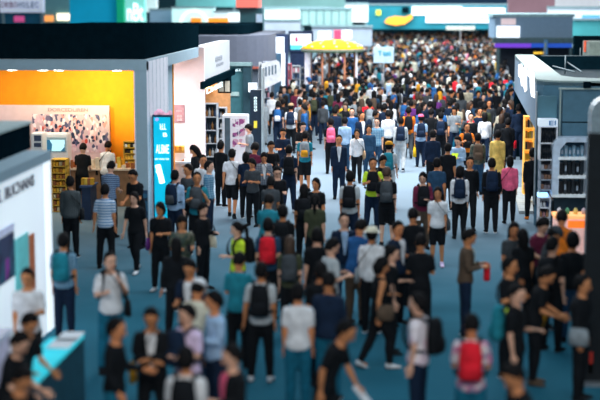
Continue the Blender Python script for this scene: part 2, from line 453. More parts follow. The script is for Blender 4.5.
def shirtfront_mesh(pose):
    def f():
        P = POSES[pose]; J = limbs(P); lean, U = frame(P); bm = bmesh.new(); cols = []
        for z, w in ((1.43, .05), (1.38, .062), (1.28, .05), (1.16, .032), (1.02, .012)):
            rx, ry = lin(z, [(a, b) for a, b, c in TORSO]), lin(z, [(a, c) for a, b, c in TORSO])
            row = []
            for x in (-w, -w / 2, 0, w / 2, w):
                y = -(ry + .034) * math.sqrt(max(0, 1 - (x / (rx + .03)) ** 2)); row.append([bm.verts.new(U((x, y + o, z), bendw(z))) for o in (0, .02)])
            cols.append(row)
        for a, b in zip(cols, cols[1:]):
            for i in range(4):
                bm.faces.new((a[i][0], a[i + 1][0], b[i + 1][0], b[i][0])); bm.faces.new((a[i][1], b[i][1], b[i + 1][1], a[i + 1][1]))
        for f_ in bm.faces: f_.smooth = True
        return to_mesh('shirt', bm, [cloth('white')], J['dz'])
    return cached(('front', pose), f)

def scoped(o, m):
    """own colour on shared mesh data"""
    o.material_slots[0].link = 'OBJECT'; o.material_slots[0].material = m; return o
def child(name, me, m, root):
    o = bpy.data.objects.new(name, me); C.objects.link(o); o.parent = root; return scoped(o, m)

# ---- things people carry (local to a standing figure, origin on the floor under it)
def pack_meshes():
    def f():
        body = bmesh.new(); zs = [(1.00, .10, .05), (1.01, .135, .075), (1.08, .138, .085), (1.25, .138, .085), (1.36, .126, .078), (1.43, .11, .055), (1.455, .05, .02)]
        tube(body, [(0, .215, z) for z, a, b in zs], [(a, b) for z, a, b in zs], 16)
        for v in body.verts:      # squarer than an ellipse
            x, y = v.co.x / .15, (v.co.y - .215) / .085
            m_ = max(abs(x), abs(y), 1e-6); l = math.hypot(x, y); k = 1 + .28 * (l / m_ - 1); v.co.x *= k; v.co.y = .215 + (v.co.y - .215) * k
        bd = to_mesh('backpack', body, [cloth('black')])
        p = bmesh.new(); tube(p, [(0, .30, 1.03), (0, .305, 1.05), (0, .31, 1.15), (0, .30, 1.22)], [(.09, .02), (.105, .03), (.105, .032), (.08, .015)], 14)
        pk = to_mesh('pocket', p, [cloth('black')])
        st = []
        for s in (1, -1):
            b = bmesh.new()
            tube(b, [(.09 * s, .16, 1.40), (.10 * s, .09, 1.455), (.105 * s, .0, 1.468), (.11 * s, -.09, 1.43), (.12 * s, -.145, 1.33), (.14 * s, -.14, 1.2), (.18 * s, -.07, 1.10), (.185 * s, .03, 1.06), (.14 * s, .14, 1.05)],
                 [(.024, .008)] * 9, 8, hint=Vector((s * .6, -.3, 1)))
            st.append(to_mesh('strap', b, [cloth('black')]))
        return bd, pk, st
    return cached('pack', f)
COLN = {'lightblue': 'light blue', 'darkgrey': 'dark grey', 'lightgrey': 'light grey', 'jeans': 'teal blue', 'camo': 'camouflage', 'blueplaid': 'blue plaid'}
def cname(c): return COLN.get(c, c)
def lean_matrix(P, root, sc):
    lean, U = frame(P); J = limbs(P)
    return root @ Matrix.Scale(sc, 4) @ Matrix.Translation((0, 0, J['dz'])) @ Matrix.Translation(PIV) @ Matrix.Rotation(lean, 4, 'X') @ Matrix.Translation(-PIV)
def backpack(P, Mroot, sc, col, label, front=False, pocket=None):
    bd, pk, st = pack_meshes()
    o = bpy.data.objects.new('backpack', bd); C.objects.link(o); scoped(o, cm(col))
    Mx = lean_matrix(P, Mroot, sc)
    if front: Mx = Mx @ Matrix.Rotation(math.pi, 4, 'Z')
    o.matrix_world = Mx
    tag(o, label, 'backpack', 'backpacks worn by visitors')
    child('front_pocket', pk, cm(pocket or col), o)
    for s in st: child('strap', s, cm('black' if col not in ('black', 'navy') else col), o)
    return o
def sling(P, Mroot, sc, col, label, side=1, big=1.0):
    def f():
        b = bmesh.new(); tube(b, [(0, 0, -.12), (0, 0, -.11), (0, 0, 0), (0, 0, .10), (0, 0, .12)], [(.11, .035), (.135, .05), (.14, .05), (.12, .035), (.09, .01)], 14, hint=Vector((1, 0, 0)))
        q = bmesh.new()
        tube(q, [(-.01, -.02, .10), (-.04, -.12, .25), (-.16, -.165, .38), (-.27, -.09, .54), (-.31, .0, .56), (-.27, .1, .54), (-.16, .15, .38), (-.04, .12, .22), (-.01, .02, .10)], [(.016, .005)] * 9, 8, hint=Vector((0, 0, 1)))
        return to_mesh('bag', b, [cloth('black')]), to_mesh('strap', q, [cloth('black')])
    b, q = cached('sling', f)
    o = bpy.data.objects.new('shoulder_bag', b); C.objects.link(o); scoped(o, cm(col))
    M = lean_matrix(P, Mroot, sc) @ Matrix.Translation((.235 * side, -.03, .93))
    if side < 0: M = M @ Matrix.Rotation(math.pi, 4, 'Z')
    o.matrix_world = M @ Matrix.Scale(big, 4)
    tag(o, label, 'bag', 'shoulder bags'); c = child('strap', q, cm('black'), o); c.scale = (1 / big,) * 3
    return o
def handheld(kind, P, Mroot, sc, label, side=1, col='white'):
    label = label
    J = limbs(P); sh, el, wr, ua, fa = J['arm', side]; p = wr + fa * .10 + Vector((0, 0, J['dz']))
    bm = bmesh.new()
    if kind == 'phone': box(bm, -.037, .037, -.005, .005, -.075, .075, bev=.003); nm, cat = 'mobile_phone', 'phone'
    elif kind == 'paper':
        box(bm, -.10, .10, -.003, .003, -.14, .14); nm, cat = 'leaflet', 'leaflet'
    elif kind == 'camera':
        box(bm, -.06, .06, -.03, .03, -.04, .04, bev=.008); tube(bm, [(0, -.03, 0), (0, -.09, 0)], [.032, .034], 14); nm, cat = 'camera', 'camera'
    elif kind == 'tote' and col == 'red':
        tube(bm, [(0, 0, -.30), (0, 0, -.28), (0, 0, -.05), (0, 0, 0)], [(.04, .02), (.055, .03), (.05, .03), (.02, .015)], 10); nm, cat = 'carrier_bag', 'bag'
    elif kind == 'tote':
        tube(bm, [(0, 0, -.44), (0, 0, -.42), (0, 0, -.25), (0, 0, -.12)], [(.12, .04), (.16, .06), (.17, .06), (.15, .035)], 14)
        for y in (-.03, .03): tube(bm, [(-.07, y, -.13), (-.05, 0, -.03), (0, 0, .0), (.05, 0, -.03), (.07, y, -.13)], .007, 6)
        nm, cat = 'carrier_bag', 'bag'
    o = obj(nm, bm, cm(col)); tag(o, label, cat)
    tilt = Matrix.Rotation(R(-40), 4, 'X') if kind in ('phone', 'paper') else Matrix.Identity(4)
    o.matrix_world = Mroot @ Matrix.Scale(sc, 4) @ Matrix.Translation(p + (Vector((-.03 * side, -.03, 0)) if kind != 'tote' else Vector())) @ (tilt if kind != 'tote' else Matrix.Rotation(R(90), 4, 'Z'))
    return o

NPEOPLE = [0]; EXPL = []
def person(x, y, face, pose, top, bottom, hair, label, H=None, pack=None, bag=None, hold=None, cap=None, shoes='black', front=False, skin=None, shirt=None, group='visitors in the aisles and booths', hairc=None, pocket=None, zf=0.0, pos=None):
    """x, y: where the top of the head shows in the photograph; top/bottom: 'colour kind'"""
    i = NPEOPLE[0]; NPEOPLE[0] += 1
    rnd = random.Random(i * 13 + 5)
    H = H or (1.62 if hair in ('long', 'ponytail', 'bun', 'bob') else 1.71) + rnd.uniform(-.03, .03)
    P = POSES[pose]; J = limbs(P); sc = H / 1.71
    hz = (head_matrix(P).translation.z + .14 + J['dz']) * sc
    g = G(x, y, hz + zf); hl = Matrix.Rotation(R(face), 3, 'Z') @ (head_matrix(P).translation * sc)
    loc = Vector((g.x - hl.x, g.y - hl.y, zf))
    t = thing('person', label, 'person', loc, group)
    t.rotation_euler = (0, 0, R(face)); t.scale = (sc, sc, sc)
    Mroot = Matrix.Translation(loc) @ Matrix.Rotation(R(face), 4, 'Z')
    child('body', body_mesh(pose), SKINS[i % 3 if skin is None else skin], t)
    tc, tk = top.rsplit(' ', 1); bc, bk = bottom.rsplit(' ', 1)
    child({'short': 'short_sleeved_shirt', 'long': 'long_sleeved_shirt', 'jacket': 'jacket', 'tank': 'tank_top'}[tk], top_mesh(pose, tk), cm(tc), t)
    child(bk, bottom_mesh(pose, bk), cm(bc), t)
    for s in (1, -1):
        sh_ = child('shoe', shoe_mesh(pose, s), cm(shoes), t); child('sole', sole_mesh(pose, s), cm('white' if (i + (shoes != 'black')) % 3 == 1 else 'darkgrey'), sh_)
    child('hair', hair_mesh(pose, hair), HAIRB if hairc == 'brown' else HAIRM, t)
    if cap:
        ck, cc = cap.split(' ', 1); c = child('sun_hat' if ck == 'sunhat' else 'cap', cap_mesh(pose, ck), cm(cc), t)
    if shirt: child('shirt', shirtfront_mesh(pose), cm(shirt), t)
    if pack: backpack(P, Mroot, sc, pack, cname(pack) + ' backpack of the ' + label, front, pocket)
    if bag:
        bc_, side = bag.split(' '); sling(P, Mroot, sc, bc_, cname(bc_) + ' shoulder bag of the ' + label, int(side))
    if hold:
        k, c_, side = hold.split(' '); handheld(k, P, Mroot, sc, {'phone': 'phone held by the ', 'paper': cname(c_) + ' leaflet held by the ', 'camera': 'camera held by the ', 'tote': cname(c_) + ' carrier bag of the '}[k] + label, int(side), c_)
    EXPL.append((loc.x, loc.y))
    return t
# ================================================================== the hall
XL = -5.60
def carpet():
    # teal carpet; paler, greyer farther back, the aisle's stronger light painted into the colour
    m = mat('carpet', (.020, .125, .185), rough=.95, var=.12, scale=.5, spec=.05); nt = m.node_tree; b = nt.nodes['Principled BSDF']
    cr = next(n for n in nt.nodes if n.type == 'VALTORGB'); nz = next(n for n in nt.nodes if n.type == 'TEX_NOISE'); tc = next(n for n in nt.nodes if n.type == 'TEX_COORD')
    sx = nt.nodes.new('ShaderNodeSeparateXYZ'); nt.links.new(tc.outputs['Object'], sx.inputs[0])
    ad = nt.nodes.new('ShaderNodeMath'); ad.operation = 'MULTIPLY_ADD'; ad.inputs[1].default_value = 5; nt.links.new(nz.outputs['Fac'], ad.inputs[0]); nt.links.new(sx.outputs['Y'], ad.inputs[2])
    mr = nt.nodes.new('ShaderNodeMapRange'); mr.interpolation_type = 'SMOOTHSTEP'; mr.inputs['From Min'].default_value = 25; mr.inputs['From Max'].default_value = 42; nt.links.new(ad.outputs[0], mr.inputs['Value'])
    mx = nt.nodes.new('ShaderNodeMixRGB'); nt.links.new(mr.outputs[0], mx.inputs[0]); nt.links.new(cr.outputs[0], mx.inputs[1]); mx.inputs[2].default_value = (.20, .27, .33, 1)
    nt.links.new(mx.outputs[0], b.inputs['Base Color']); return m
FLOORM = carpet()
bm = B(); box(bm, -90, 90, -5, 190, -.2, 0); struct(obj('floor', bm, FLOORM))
bm = B(); box(bm, -90, 90, 190, 190.4, 0, 14); struct(obj('wall_back', bm, mat('hall_wall_teal', (.05, .16, .20), var=.1)))

def glow(n, c, e): return mat(n, c, emit=e, var=.03)
LIGHTWHITE = glow('lit_white', (.85, .93, 1.0), .5)
BLUEGREY = mat('blue_grey_paint', (.30, .43, .51), rough=.6, var=.04)

# ---- 1. the booth with the big lit sign wall, near left
YE = G(52, 327).y; Y0 = 17.5
t = thing('sign_wall', 'large white lit sign wall with dark lettering and blue grey cap, lower left', 'sign wall', (XL, YE, 0))
def loc_obj(name, bm, m, t, **k):
    bmesh.ops.translate(bm, vec=-t.location, verts=bm.verts)
    return obj(name, bm, m, t, **k)
def boxed(name, t, m, *a, bev=0.0):
    b = B(); box(b, *a, bev=bev); return loc_obj(name, b, m, t)
boxed('frame', t, BLUEGREY, XL - .55, XL - .02, Y0, YE - .06, 0, 2.8)
boxed('top_rail', t, BLUEGREY, XL - .6, XL + .03, Y0, YE + .04, 2.78, 2.93)
boxed('lit_panel', t, mat('lit_panel', (.80, .90, 1.0), emit=.34, var=.12, scale=.8), XL - .03, XL, Y0, YE - .34, .0, 2.78)
boxed('end_panel', t, LIGHTWHITE, XL - .5, XL + .02, YE - .34, YE, 0, 2.78)
NAVYINK = mat('navy_ink', (.006, .012, .05), rough=.6)
def sidetext(name, s, px0, px1, ytop, ybase, X, m, parent=None, dx=.012):
    a = atX(px0, ybase, X); b = atX(px1, ybase, X); tp = atX(px0, ytop, X)
    L = abs(b.y - a.y); h = abs(tp.z - a.z)
    o = text(name, s, (0, 0, 0), SIDE, 1.0, m)
    w0 = max(v.co.x for v in o.data.vertices) - min(v.co.x for v in o.data.vertices); h0 = max(v.co.y for v in o.data.vertices) - min(v.co.y for v in o.data.vertices)
    o.scale = (L / w0, h / h0, 1); o.location = (X + dx, (a.y + b.y) / 2, (a.z + b.z) / 2 + h / 2)
    if parent: o.location -= parent.location; o.parent = parent
    return o
def fronttext(name, s, px0, px1, ytop, ybase, Y, m, parent=None, dy=.012):
    a = atY(px0, ybase, Y); b = atY(px1, ytop, Y)
    o = text(name, s, (0, 0, 0), FRONT, 1.0, m)
    w0 = max(v.co.x for v in o.data.vertices) - min(v.co.x for v in o.data.vertices); h0 = max(v.co.y for v in o.data.vertices) - min(v.co.y for v in o.data.vertices)
    o.scale = ((b.x - a.x) / w0, (b.z - a.z) / h0, 1); o.location = ((a.x + b.x) / 2, Y - dy, (a.z + b.z) / 2)
    if parent: o.location -= parent.location; o.parent = parent
    return o
sidetext('lettering', 'NE. BUCHANS', -9, 34, 183, 196, XL, NAVYINK, t)
# printed picture on the sign wall
def sidepanel(name, px0, px1, yt0, yb0, X, m, parent, dx=.01):
    a = atX(px0, yt0, X); b = atX(px0, yb0, X); c = atX(px1, yt0, X)
    bm = B(); box(bm, X, X + dx, a.y, c.y, b.z, a.z); return loc_obj(name, bm, m, parent)
pt = t
sidepanel('picture_dark', -14, 14, 247, 296, XL + .003, picture_mat('poster_dark', [(.01, .015, .05), (.02, .03, .08), (.15, .02, .2), (.01, .05, .1)], 2.5, .3), pt)
sidepanel('picture_rim', -14, 14, 238, 246, XL + .003, mat('poster_pale', (.5, .55, .75), emit=.2), pt)
sidepanel('picture_pale', 14, 28, 240, 312, XL + .003, mat('poster_teal', (.10, .42, .45), emit=.3, var=.4, scale=1.5), pt)
sidepanel('picture_stripe', 28, 34, 236, 300, XL + .003, mat('poster_rust', (.35, .10, .04), emit=.2), pt)
# raised black fascia on its roof
fa = thing('black_fascia', 'black fabric fascia box raised above the white lit sign wall', 'fascia', (XL - .4, YE, 2.93))
A = atX(31, 146, XL - .38)
boxed('panel', fa, DARK, XL - 1.2, XL - .38, Y0, A.y, 2.93, 3.34)
boxed('cap', fa, mat('cap_pale', (.42, .52, .52), var=.1), XL - 1.2, XL - .36, Y0, A.y + .03, 3.34, 3.38)
# counter with cyan lit top beside it
P1, P2, P3, P4 = G(50, 338, 1.0), G(84, 334, 1.0), G(52, 366, 1.0), G(10, 392, 1.0)
ct = thing('display_counter', 'dark counter with glowing cyan top beside the white sign wall', 'counter', (P3.x, P3.y, 0))
q = [P2, P3, G(38, 380, 1.0), G(8, 372, 1.0), P1]
bm = B(); prism(bm, [(p.x, p.y) for p in q], 0, .95); loc_obj('body', bm, mat('counter_dark', (.02, .06, .085), rough=.35, var=.3), ct)
bm = B(); prism(bm, [(p.x, p.y) for p in q], .95, 1.0); loc_obj('counter_top', bm, mat('cyan_top', (.02, .45, .55), emit=.55, var=.25, scale=2), ct)
for (px, py) in ((62, 344), (70, 337)):
    g = G(px, py, 1.0); bm = B(); box(bm, g.x - .14, g.x + .14, g.y - .25, g.y + .25, 1.001, 1.012)
    tag(obj('leaflet', bm, WHITE), 'white sheet lying on the cyan counter, %s' % ('nearer one' if px == 62 else 'farther one'), 'leaflet', 'sheets on the cyan counter')
g = G(2, 392); pl = thing('display_plinth', 'pale lilac display plinth behind the dark clad visitors at lower left', 'plinth', (g.x, g.y, 0))
a = G(-12, 340, 1.1); b = G(14, 330, 1.1)
boxed('body', pl, mat('plinth_lilac', (.55, .52, .68), emit=.12), b.x - 1.1, b.x, a.y - 1.6, b.y - .2, 0, 1.12, bev=.03)
boxed('top', pl, mat('plinth_top', (.7, .68, .8)), b.x - 1.12, b.x + .03, a.y - 1.62, b.y - .18, 1.12, 1.17)

# ---- 2. the orange booth
YC = G(149, 235.6).y; YB = YC + 5.6; XR = XL; XW = -17
TOPZ = 4.01; SOF = 3.77
t = thing('booth_frame', 'blue grey portal frame around the orange booth', 'booth frame', (XR, YC, 0))
boxed('header', t, BLUEGREY, XW, XR, YC, YC + .3, SOF, TOPZ)
xp = atY(137, 200, YC).x
boxed('post', t, BLUEGREY, xp, XR - .005, YC + .01, YC + .3, 0, SOF)
YA, YBB = atX(168, 74, XR).y, atX(199, 74, XR).y
boxed('side_header', t, BLUEGREY, XR - .3, XR - .01, YC + .3, YBB, 3.74, TOPZ)
boxed('side_panel', t, mat('white_fluted_board', (.80, .82, .90), var=.04), XR - .3, XR, YC + .02, YA, 0, 3.97)
for k in range(6):
    y = YC + .25 + k * (YA - YC - .4) / 5
    boxed('groove', t, BLUEGREY, XR - .01, XR + .004, y, y + .02, 0, 3.98)
boxed('ceiling_panel', t, mat('panel_pale', (.5, .55, .6)), XW, XR - .3, YC + .3, YBB, SOF + .12, SOF + .16)
# dark wave poster on the foot of the post
po = boxed('wave_poster', t, picture_mat('wave_poster', [(.005, .02, .05), (.01, .05, .12), (.02, .12, .22), (.003, .01, .03)], 3.2, 0, 1, (1, 1, 3)), xp + .01, XR - .02, YC - .03, YC + .008, 0, 1.05)
po['label'] = 'dark blue wave pattern poster'
bo = thing('black_fascia', 'long black fabric fascia above the orange booth', 'fascia', (XR - .3, YC + .3, TOPZ))
bxz = atY(1, 23.5, YC + .5).z
boxed('front', bo, DARK, XW, XR - .1, YC + .35, YC + .45, TOPZ, bxz)
q0, q1 = YC + .45, atX(198, 43, XR - .12).y
bm = B()
sv = [bm.verts.new((x, y, z)) for x in (XR - .2, XR - .1) for (y, z) in ((q0, TOPZ), (q1, TOPZ), (q1, 4.63), (q0, bxz))]
for f_ in ((0, 1, 2, 3), (7, 6, 5, 4), (0, 4, 5, 1), (1, 5, 6, 2), (2, 6, 7, 3), (3, 7, 4, 0)): bm.faces.new([sv[i] for i in f_])
loc_obj('side', bm, DARK, bo)
# orange back wall
orange = mat('orange_wall', (.92, .31, .004), rough=.7, var=.05, emit=0)
w = boxed('wall', t, orange, XW, XR - .28, YB, YB + .12, 0, SOF + .12); w['label'] = 'orange back wall'
boxed('side_wall_inside', t, BLUEGREY, XR - .34, XR - .30, YC + .3, YB, 0, 3.74)
# spot lamps under the header
for i, px in enumerate((12, 43, 59, 117)):
    p = atY(px, 70.5, YC + .75); lamp = thing('spot_lamp', ['round white spot lamp above the orange wall, outermost left', 'round white spot lamp, left one of the close pair over the orange wall', 'round white spot lamp, right one of the close pair over the orange wall', 'round white spot lamp nearest the grey post'][i], 'lamp', (p.x, YC + .75, SOF), 'spot lamps under the header')
    bm = B(); tube(bm, [(0, 0, .0), (0, 0, .12)], [.12, .12], 16); obj('housing', bm, WHITE, lamp)
    bm = B(); tube(bm, [(0, 0, -.04), (0, 0, .0)], [.115, .125], 16); obj('lens', bm, glow('lamp_lens', (1, .97, .9), 9), lamp)
    d = bpy.data.lights.new('spot', 'SPOT'); d.energy = (300, 520, 100, 650)[i]; d.color = (1, .84, .40); d.spot_size = R(44); d.spot_blend = 1; d.shadow_soft_size = .1
    o = bpy.data.objects.new('spot', d); C.objects.link(o); o.location = (p.x + (.0, .3, .0, -.4)[i], YC + .75, SOF - .12); o.rotation_euler = (R(84), 0, 0)
d = bpy.data.lights.new('booth_lamp', 'AREA'); d.shape = 'RECTANGLE'; d.size = 8; d.size_y = 2; d.energy = 150; d.color = (1, .85, .65)
o = bpy.data.objects.new('booth_lamp', d); C.objects.link(o); o.location = (-10.5, 35.5, SOF + .05)
# mural board standing before it
YM = YB - .5
def fbox(name, t, m, px0, px1, yt, yb, Y, d=.06, bev=0.0):
    a = atY(px0, yb, Y); b = atY(px1, yt, Y); bm = B(); box(bm, a.x, b.x, Y, Y + d, a.z, b.z, bev=bev); return loc_obj(name, bm, m, t)
mu = thing('mural_board', 'white board with a small printed headline and a crowd picture, before the orange wall', 'board', (atY(60, 100, YM).x, YM, 0))
a = atY(-5, 105, YM)
bm = B(); box(bm, -13.2, atY(109, 105, YM).x, YM, YM + .1, 0, a.z); loc_obj('panel', bm, mat('pink_white_board', (.66, .50, .54), var=.04), mu)
fbox('picture', mu, picture_mat('crowd_picture', [(.62, .42, .52), (.66, .50, .58), (.58, .36, .46), (.05, .06, .15), (.6, .25, .25), (.75, .68, .75), (.12, .10, .2), (.7, .5, .55), (.55, .40, .48), (.52, .40, .46), (.5, .36, .44)], 15, stretch=(1, 1, .55)), 33, 108, 114.5, 152, YM - .01, .01)
fronttext('headline', 'DORCEDLIREN', 48, 88, 108.3, 111.5, YM, mat('headline_grey', (.35, .25, .28)), mu)
pm = random.Random(3)
fb = B()
for k in range(75):
    px = pm.uniform(36, 106); py = pm.triangular(121, 146, 138); p = atY(px, py, YM - .012)
    ball(fb, (p.x, YM - .012, p.z), (pm.uniform(.02, .045), .004, pm.uniform(.03, .07)), 8, 6, pm.choice((0, 0, 0, 1, 2, 3, 3)))
for v in fb.verts: v.co -= mu.location
obj('picture_figures', fb, [mat('pf%d' % i, c) for i, c in enumerate(((.02, .03, .08), (.5, .05, .04), (.75, .7, .75), (.03, .05, .1)))], mu)
fb = B(); p = atY(67, 139, YM - .02); ball(fb, (p.x, YM - .014, p.z), (.10, .01, .17), 14, 10); loc_obj('picture_red_shape', fb, mat('pf_red', (.6, .09, .05)), mu)
# screens on the white stand at its left
st = thing('screen_stand', 'white kiosk with teal screen beside the mural board', 'kiosk', (atY(52, 200, 36).x, 36, 0))
fbox('body', st, WHITE, 42, 67, 134, 232, 36, .5, .03); fbox('bezel', st, BLUEGREY, 44.5, 66, 137.5, 152, 35.99, .01)
fbox('screen', st, picture_mat('screen_teal', [(.02, .18, .26), (.08, .35, .42), (.3, .55, .6), (.01, .08, .15)], 2.2, .9), 46, 64.5, 140, 151, 35.98, .012)
st = thing('screen_stand', 'narrow white kiosk with two dark screens left of the teal screen kiosk', 'kiosk', (atY(37, 200, 35.4).x, 35.4, 0))
fbox('body', st, WHITE, 33, 42, 133.5, 232, 35.4, .5, .02)
for a, b in ((135.5, 141), (143, 147)): fbox('screen', st, mat('screen_dark', (.03, .05, .10), emit=.1), 34, 41, a, b, 35.39, .012)

def prod_box(Y, px0, px1, yt, yb, m, label, name='boxed_product', cat='product box', group=None, d=.12, bev=0.004):
    a = atY(px0, yb, Y); b = atY(px1, yt, Y); bm = B(); box(bm, a.x, b.x, Y, Y + d, a.z, b.z, bev=bev)
    return tag(obj(name, bm, m), label, cat, group)
# yellow product shelves at the left of the booth (behind the first visitors)
GOODS = [mat('goods_%d' % i, c, rough=.5, var=.3) for i, c in enumerate(((.70, .38, .03), (.75, .52, .08), (.5, .2, .03), (.6, .5, .3), (.35, .12, .04)))]
def shelf_unit(label, px0, px1, yt, yb, Y, n, side_m, back_m, depth=.4):
    s = thing('shelf_unit', label, 'shelf', (atY((px0 + px1) / 2, yb, Y).x, Y, 0))
    a = atY(px0, yb, Y); b = atY(px1, yt, Y)
    boxed('back_panel', s, back_m, a.x, b.x, Y + depth - .03, Y + depth, a.z, b.z)
    for x in (a.x, b.x - .03): boxed('side_panel', s, side_m, x, x + .03, Y, Y + depth, a.z, b.z)
    zs = [a.z + (b.z - a.z) * k / n for k in range(n + 1)]
    for z in zs: boxed('shelf_board', s, side_m, a.x, b.x, Y, Y + depth, z - .012, z + .012)
    return a.x + .03, b.x - .03, zs
rp = random.Random(11)
ORD = ['bottom shelf', 'second shelf up', 'third shelf up', 'fourth shelf up', 'fifth shelf up', 'sixth shelf up', 'seventh shelf up', 'eighth shelf up', 'ninth shelf up']
def fill(x0, x1, zs, Y, n, mats, what, where, name, cat, group, hf=.72, wf=.8, round_=False):
    for r, (z0, z1) in enumerate(zip(zs, zs[1:])):
        for k in range(n):
            w_ = (x1 - x0) / n; cx = x0 + w_ * (k + .5); h = (z1 - z0 - .03) * hf * rp.uniform(.85, 1.1); bm = B()
            if round_: tube(bm, [(cx, Y + .12, z0 + .014), (cx, Y + .12, z0 + .014 + h * .62), (cx, Y + .12, z0 + .014 + h * .75), (cx, Y + .12, z0 + h)], [w_ * wf / 2, w_ * wf / 2, w_ * .16, w_ * .16], 10)
            else: box(bm, cx - w_ * wf / 2, cx + w_ * wf / 2, Y + .03, Y + .2, z0 + .014, z0 + .014 + h, bev=.004)
            tag(obj(name, bm, mats[rp.randrange(len(mats))]), '%s in the %s, %s, %s from left' % (what, where, ORD[r], ['first', 'second', 'third', 'fourth', 'fifth', 'sixth', 'seventh', 'eighth'][k]), cat, group)
x0, x1, zs = shelf_unit('tall yellow goods rack beside the lit sign wall', 52, 66, 160, 212, 35.2, 8, mat('rack_yellow', (.65, .40, .06)), GOODS[2])
fill(x0, x1, zs, 35.2, 4, GOODS, 'yellow packet', 'yellow goods rack', 'packet', 'packet', 'packets on the yellow rack')
# product tables in the booth, at the feet of the mural
def table(label, px0, px1, yt, Y, depth, m_top, m_body, z=None):
    a = atY(px0, yt, Y); b = atY(px1, yt, Y); z = z or a.z
    s = thing('product_table', label, 'table', ((a.x + b.x) / 2, Y, 0))
    boxed('table_top', s, m_top, a.x, b.x, Y, Y + depth, z - .05, z)
    boxed('table_base', s, m_body, a.x + .04, b.x - .04, Y + .04, Y + depth - .04, 0, z - .05)
    return a.x, b.x, z
warmwhite = mat('warm_white_top', (.75, .62, .50), var=.08)
x0, x1, z = table('long white product table in front of the mural board', 67, 136, 184, 36.25, .5, warmwhite, mat('table_front_brown', (.25, .14, .08)), z=1.0)
names = ['orange', 'cream', 'brown', 'white', 'yellow']
pcs = [GOODS[0], mat('goods_cream', (.75, .68, .55)), GOODS[4], WHITE, GOODS[1]]
for k in range(22):
    cx = x0 + .1 + (x1 - x0 - .2) * k / 21; bm = B(); h = rp.uniform(.08, .28); j = rp.randrange(5)
    box(bm, cx - .05, cx + .05, 36.3 + (k % 3) * .14, 36.4 + (k % 3) * .14, z, z + h, bev=.005)
    tag(obj('boxed_product', bm, pcs[j]), '%s product box on the long white table, %s' % (names[j], 'item %s counted from the sign wall' % ['one', 'two', 'three', 'four', 'five', 'six', 'seven', 'eight', 'nine', 'ten', 'eleven', 'twelve', 'thirteen', 'fourteen', 'fifteen', 'sixteen', 'seventeen', 'eighteen', 'nineteen', 'twenty', 'twenty-one', 'twenty-two'][k]), 'product box', 'boxes on the long product table')
x0, x1, z = table('dark product table with orange goods behind the striped shirt visitor', 80, 92, 208, 33.9, .8, mat('dark_blue_cloth', (.03, .06, .14)), mat('table_navy', (.02, .04, .09)), z=.85)
for k in range(4):
    cx = x0 + (x1 - x0) * (k + .5) / 4; bm = B(); box(bm, cx - .04, cx + .04, 34.1, 34.25, z, z + .16, bev=.005)
    tag(obj('boxed_product', bm, pcs[(0, 4, 2, 0)[k]]), '%s packet standing on the dark product table, %s' % (['orange', 'yellow', 'brown', 'orange'][k], ['outer left', 'inner left', 'inner right', 'outer right'][k]), 'product box', 'goods on the dark table')
x0, x1, zs = shelf_unit('yellow lit goods shelf at the right of the orange wall', 124, 136.5, 142, 195, YB - .45, 9, mat('shelf_gold', (.5, .32, .05)), GOODS[0])
fill(x0, x1, zs[4:], YB - .45, 4, [mat('goods_black', (.02, .02, .02)), GOODS[1], GOODS[1], WHITE], 'small packet', 'yellow lit shelf', 'packet', 'packet', 'packets on the yellow lit shelf')

# ---- tall blue light box at the corner
YP = 32.2
t = thing('light_box', 'tall glowing blue display panel at the corner of the orange booth', 'display', (atY(162, 200, YP).x, YP, 0))
a = atY(152, 115, YP); b = atY(171.5, 115, YP)
boxed('case', t, mat('case_navy', (.01, .05, .10)), a.x, b.x, YP, YP + .16, 0, a.z)
boxed('screen', t, mat('screen_blue', (.0, .32, .48), emit=.75, var=.45, scale=1.1), a.x + .035, b.x - .03, YP - .012, YP + .002, .35, a.z - .05)
INK = glow('screen_white', (.75, .95, 1), .8)
fronttext('logo', '*', 155, 159, 119, 123, YP - .012, mat('screen_violet', (.4, .3, .7), emit=.6), t)
fronttext('writing', 'kLL', 160, 166, 124, 130, YP - .012, INK, t)
fronttext('writing', 'B', 163, 167, 133, 137, YP - .012, INK, t)
fronttext('writing', 'AL8ME', 156, 169, 145, 154, YP - .012, INK, t)
fronttext('writing', 'oo ooo oo', 155, 169, 158, 159.5, YP - .012, INK, t)
for (py, w_) in ((167, 7), (171, 6)):
    fbox('writing_bar', t, INK, 156, 156 + w_ / 2, py, py + 2, YP - .018, .006)
bm = B(); p = atY(160, 174, YP - .03); box(bm, -.06, .06, 0, .02, -.22, .22, bev=.01)
bmesh.ops.transform(bm, matrix=Matrix.Translation((p.x, YP - .035, p.z)) @ Matrix.Rotation(R(-14), 4, 'Y'), verts=bm.verts)
loc_obj('printed_phone', bm, INK, t)
bm = B()
for k in range(7):
    ball(bm, (a.x + .08 + k * .055, YP + .08, a.z + .02 + .05 * math.sin(k * 1.1)), (.05, .04, .07), 8, 6)
tag(obj('pink_flowers', bm, mat('pink_petals', (.85, .45, .60), emit=.15)), 'pink flower decoration on top of the blue light box', 'decoration')

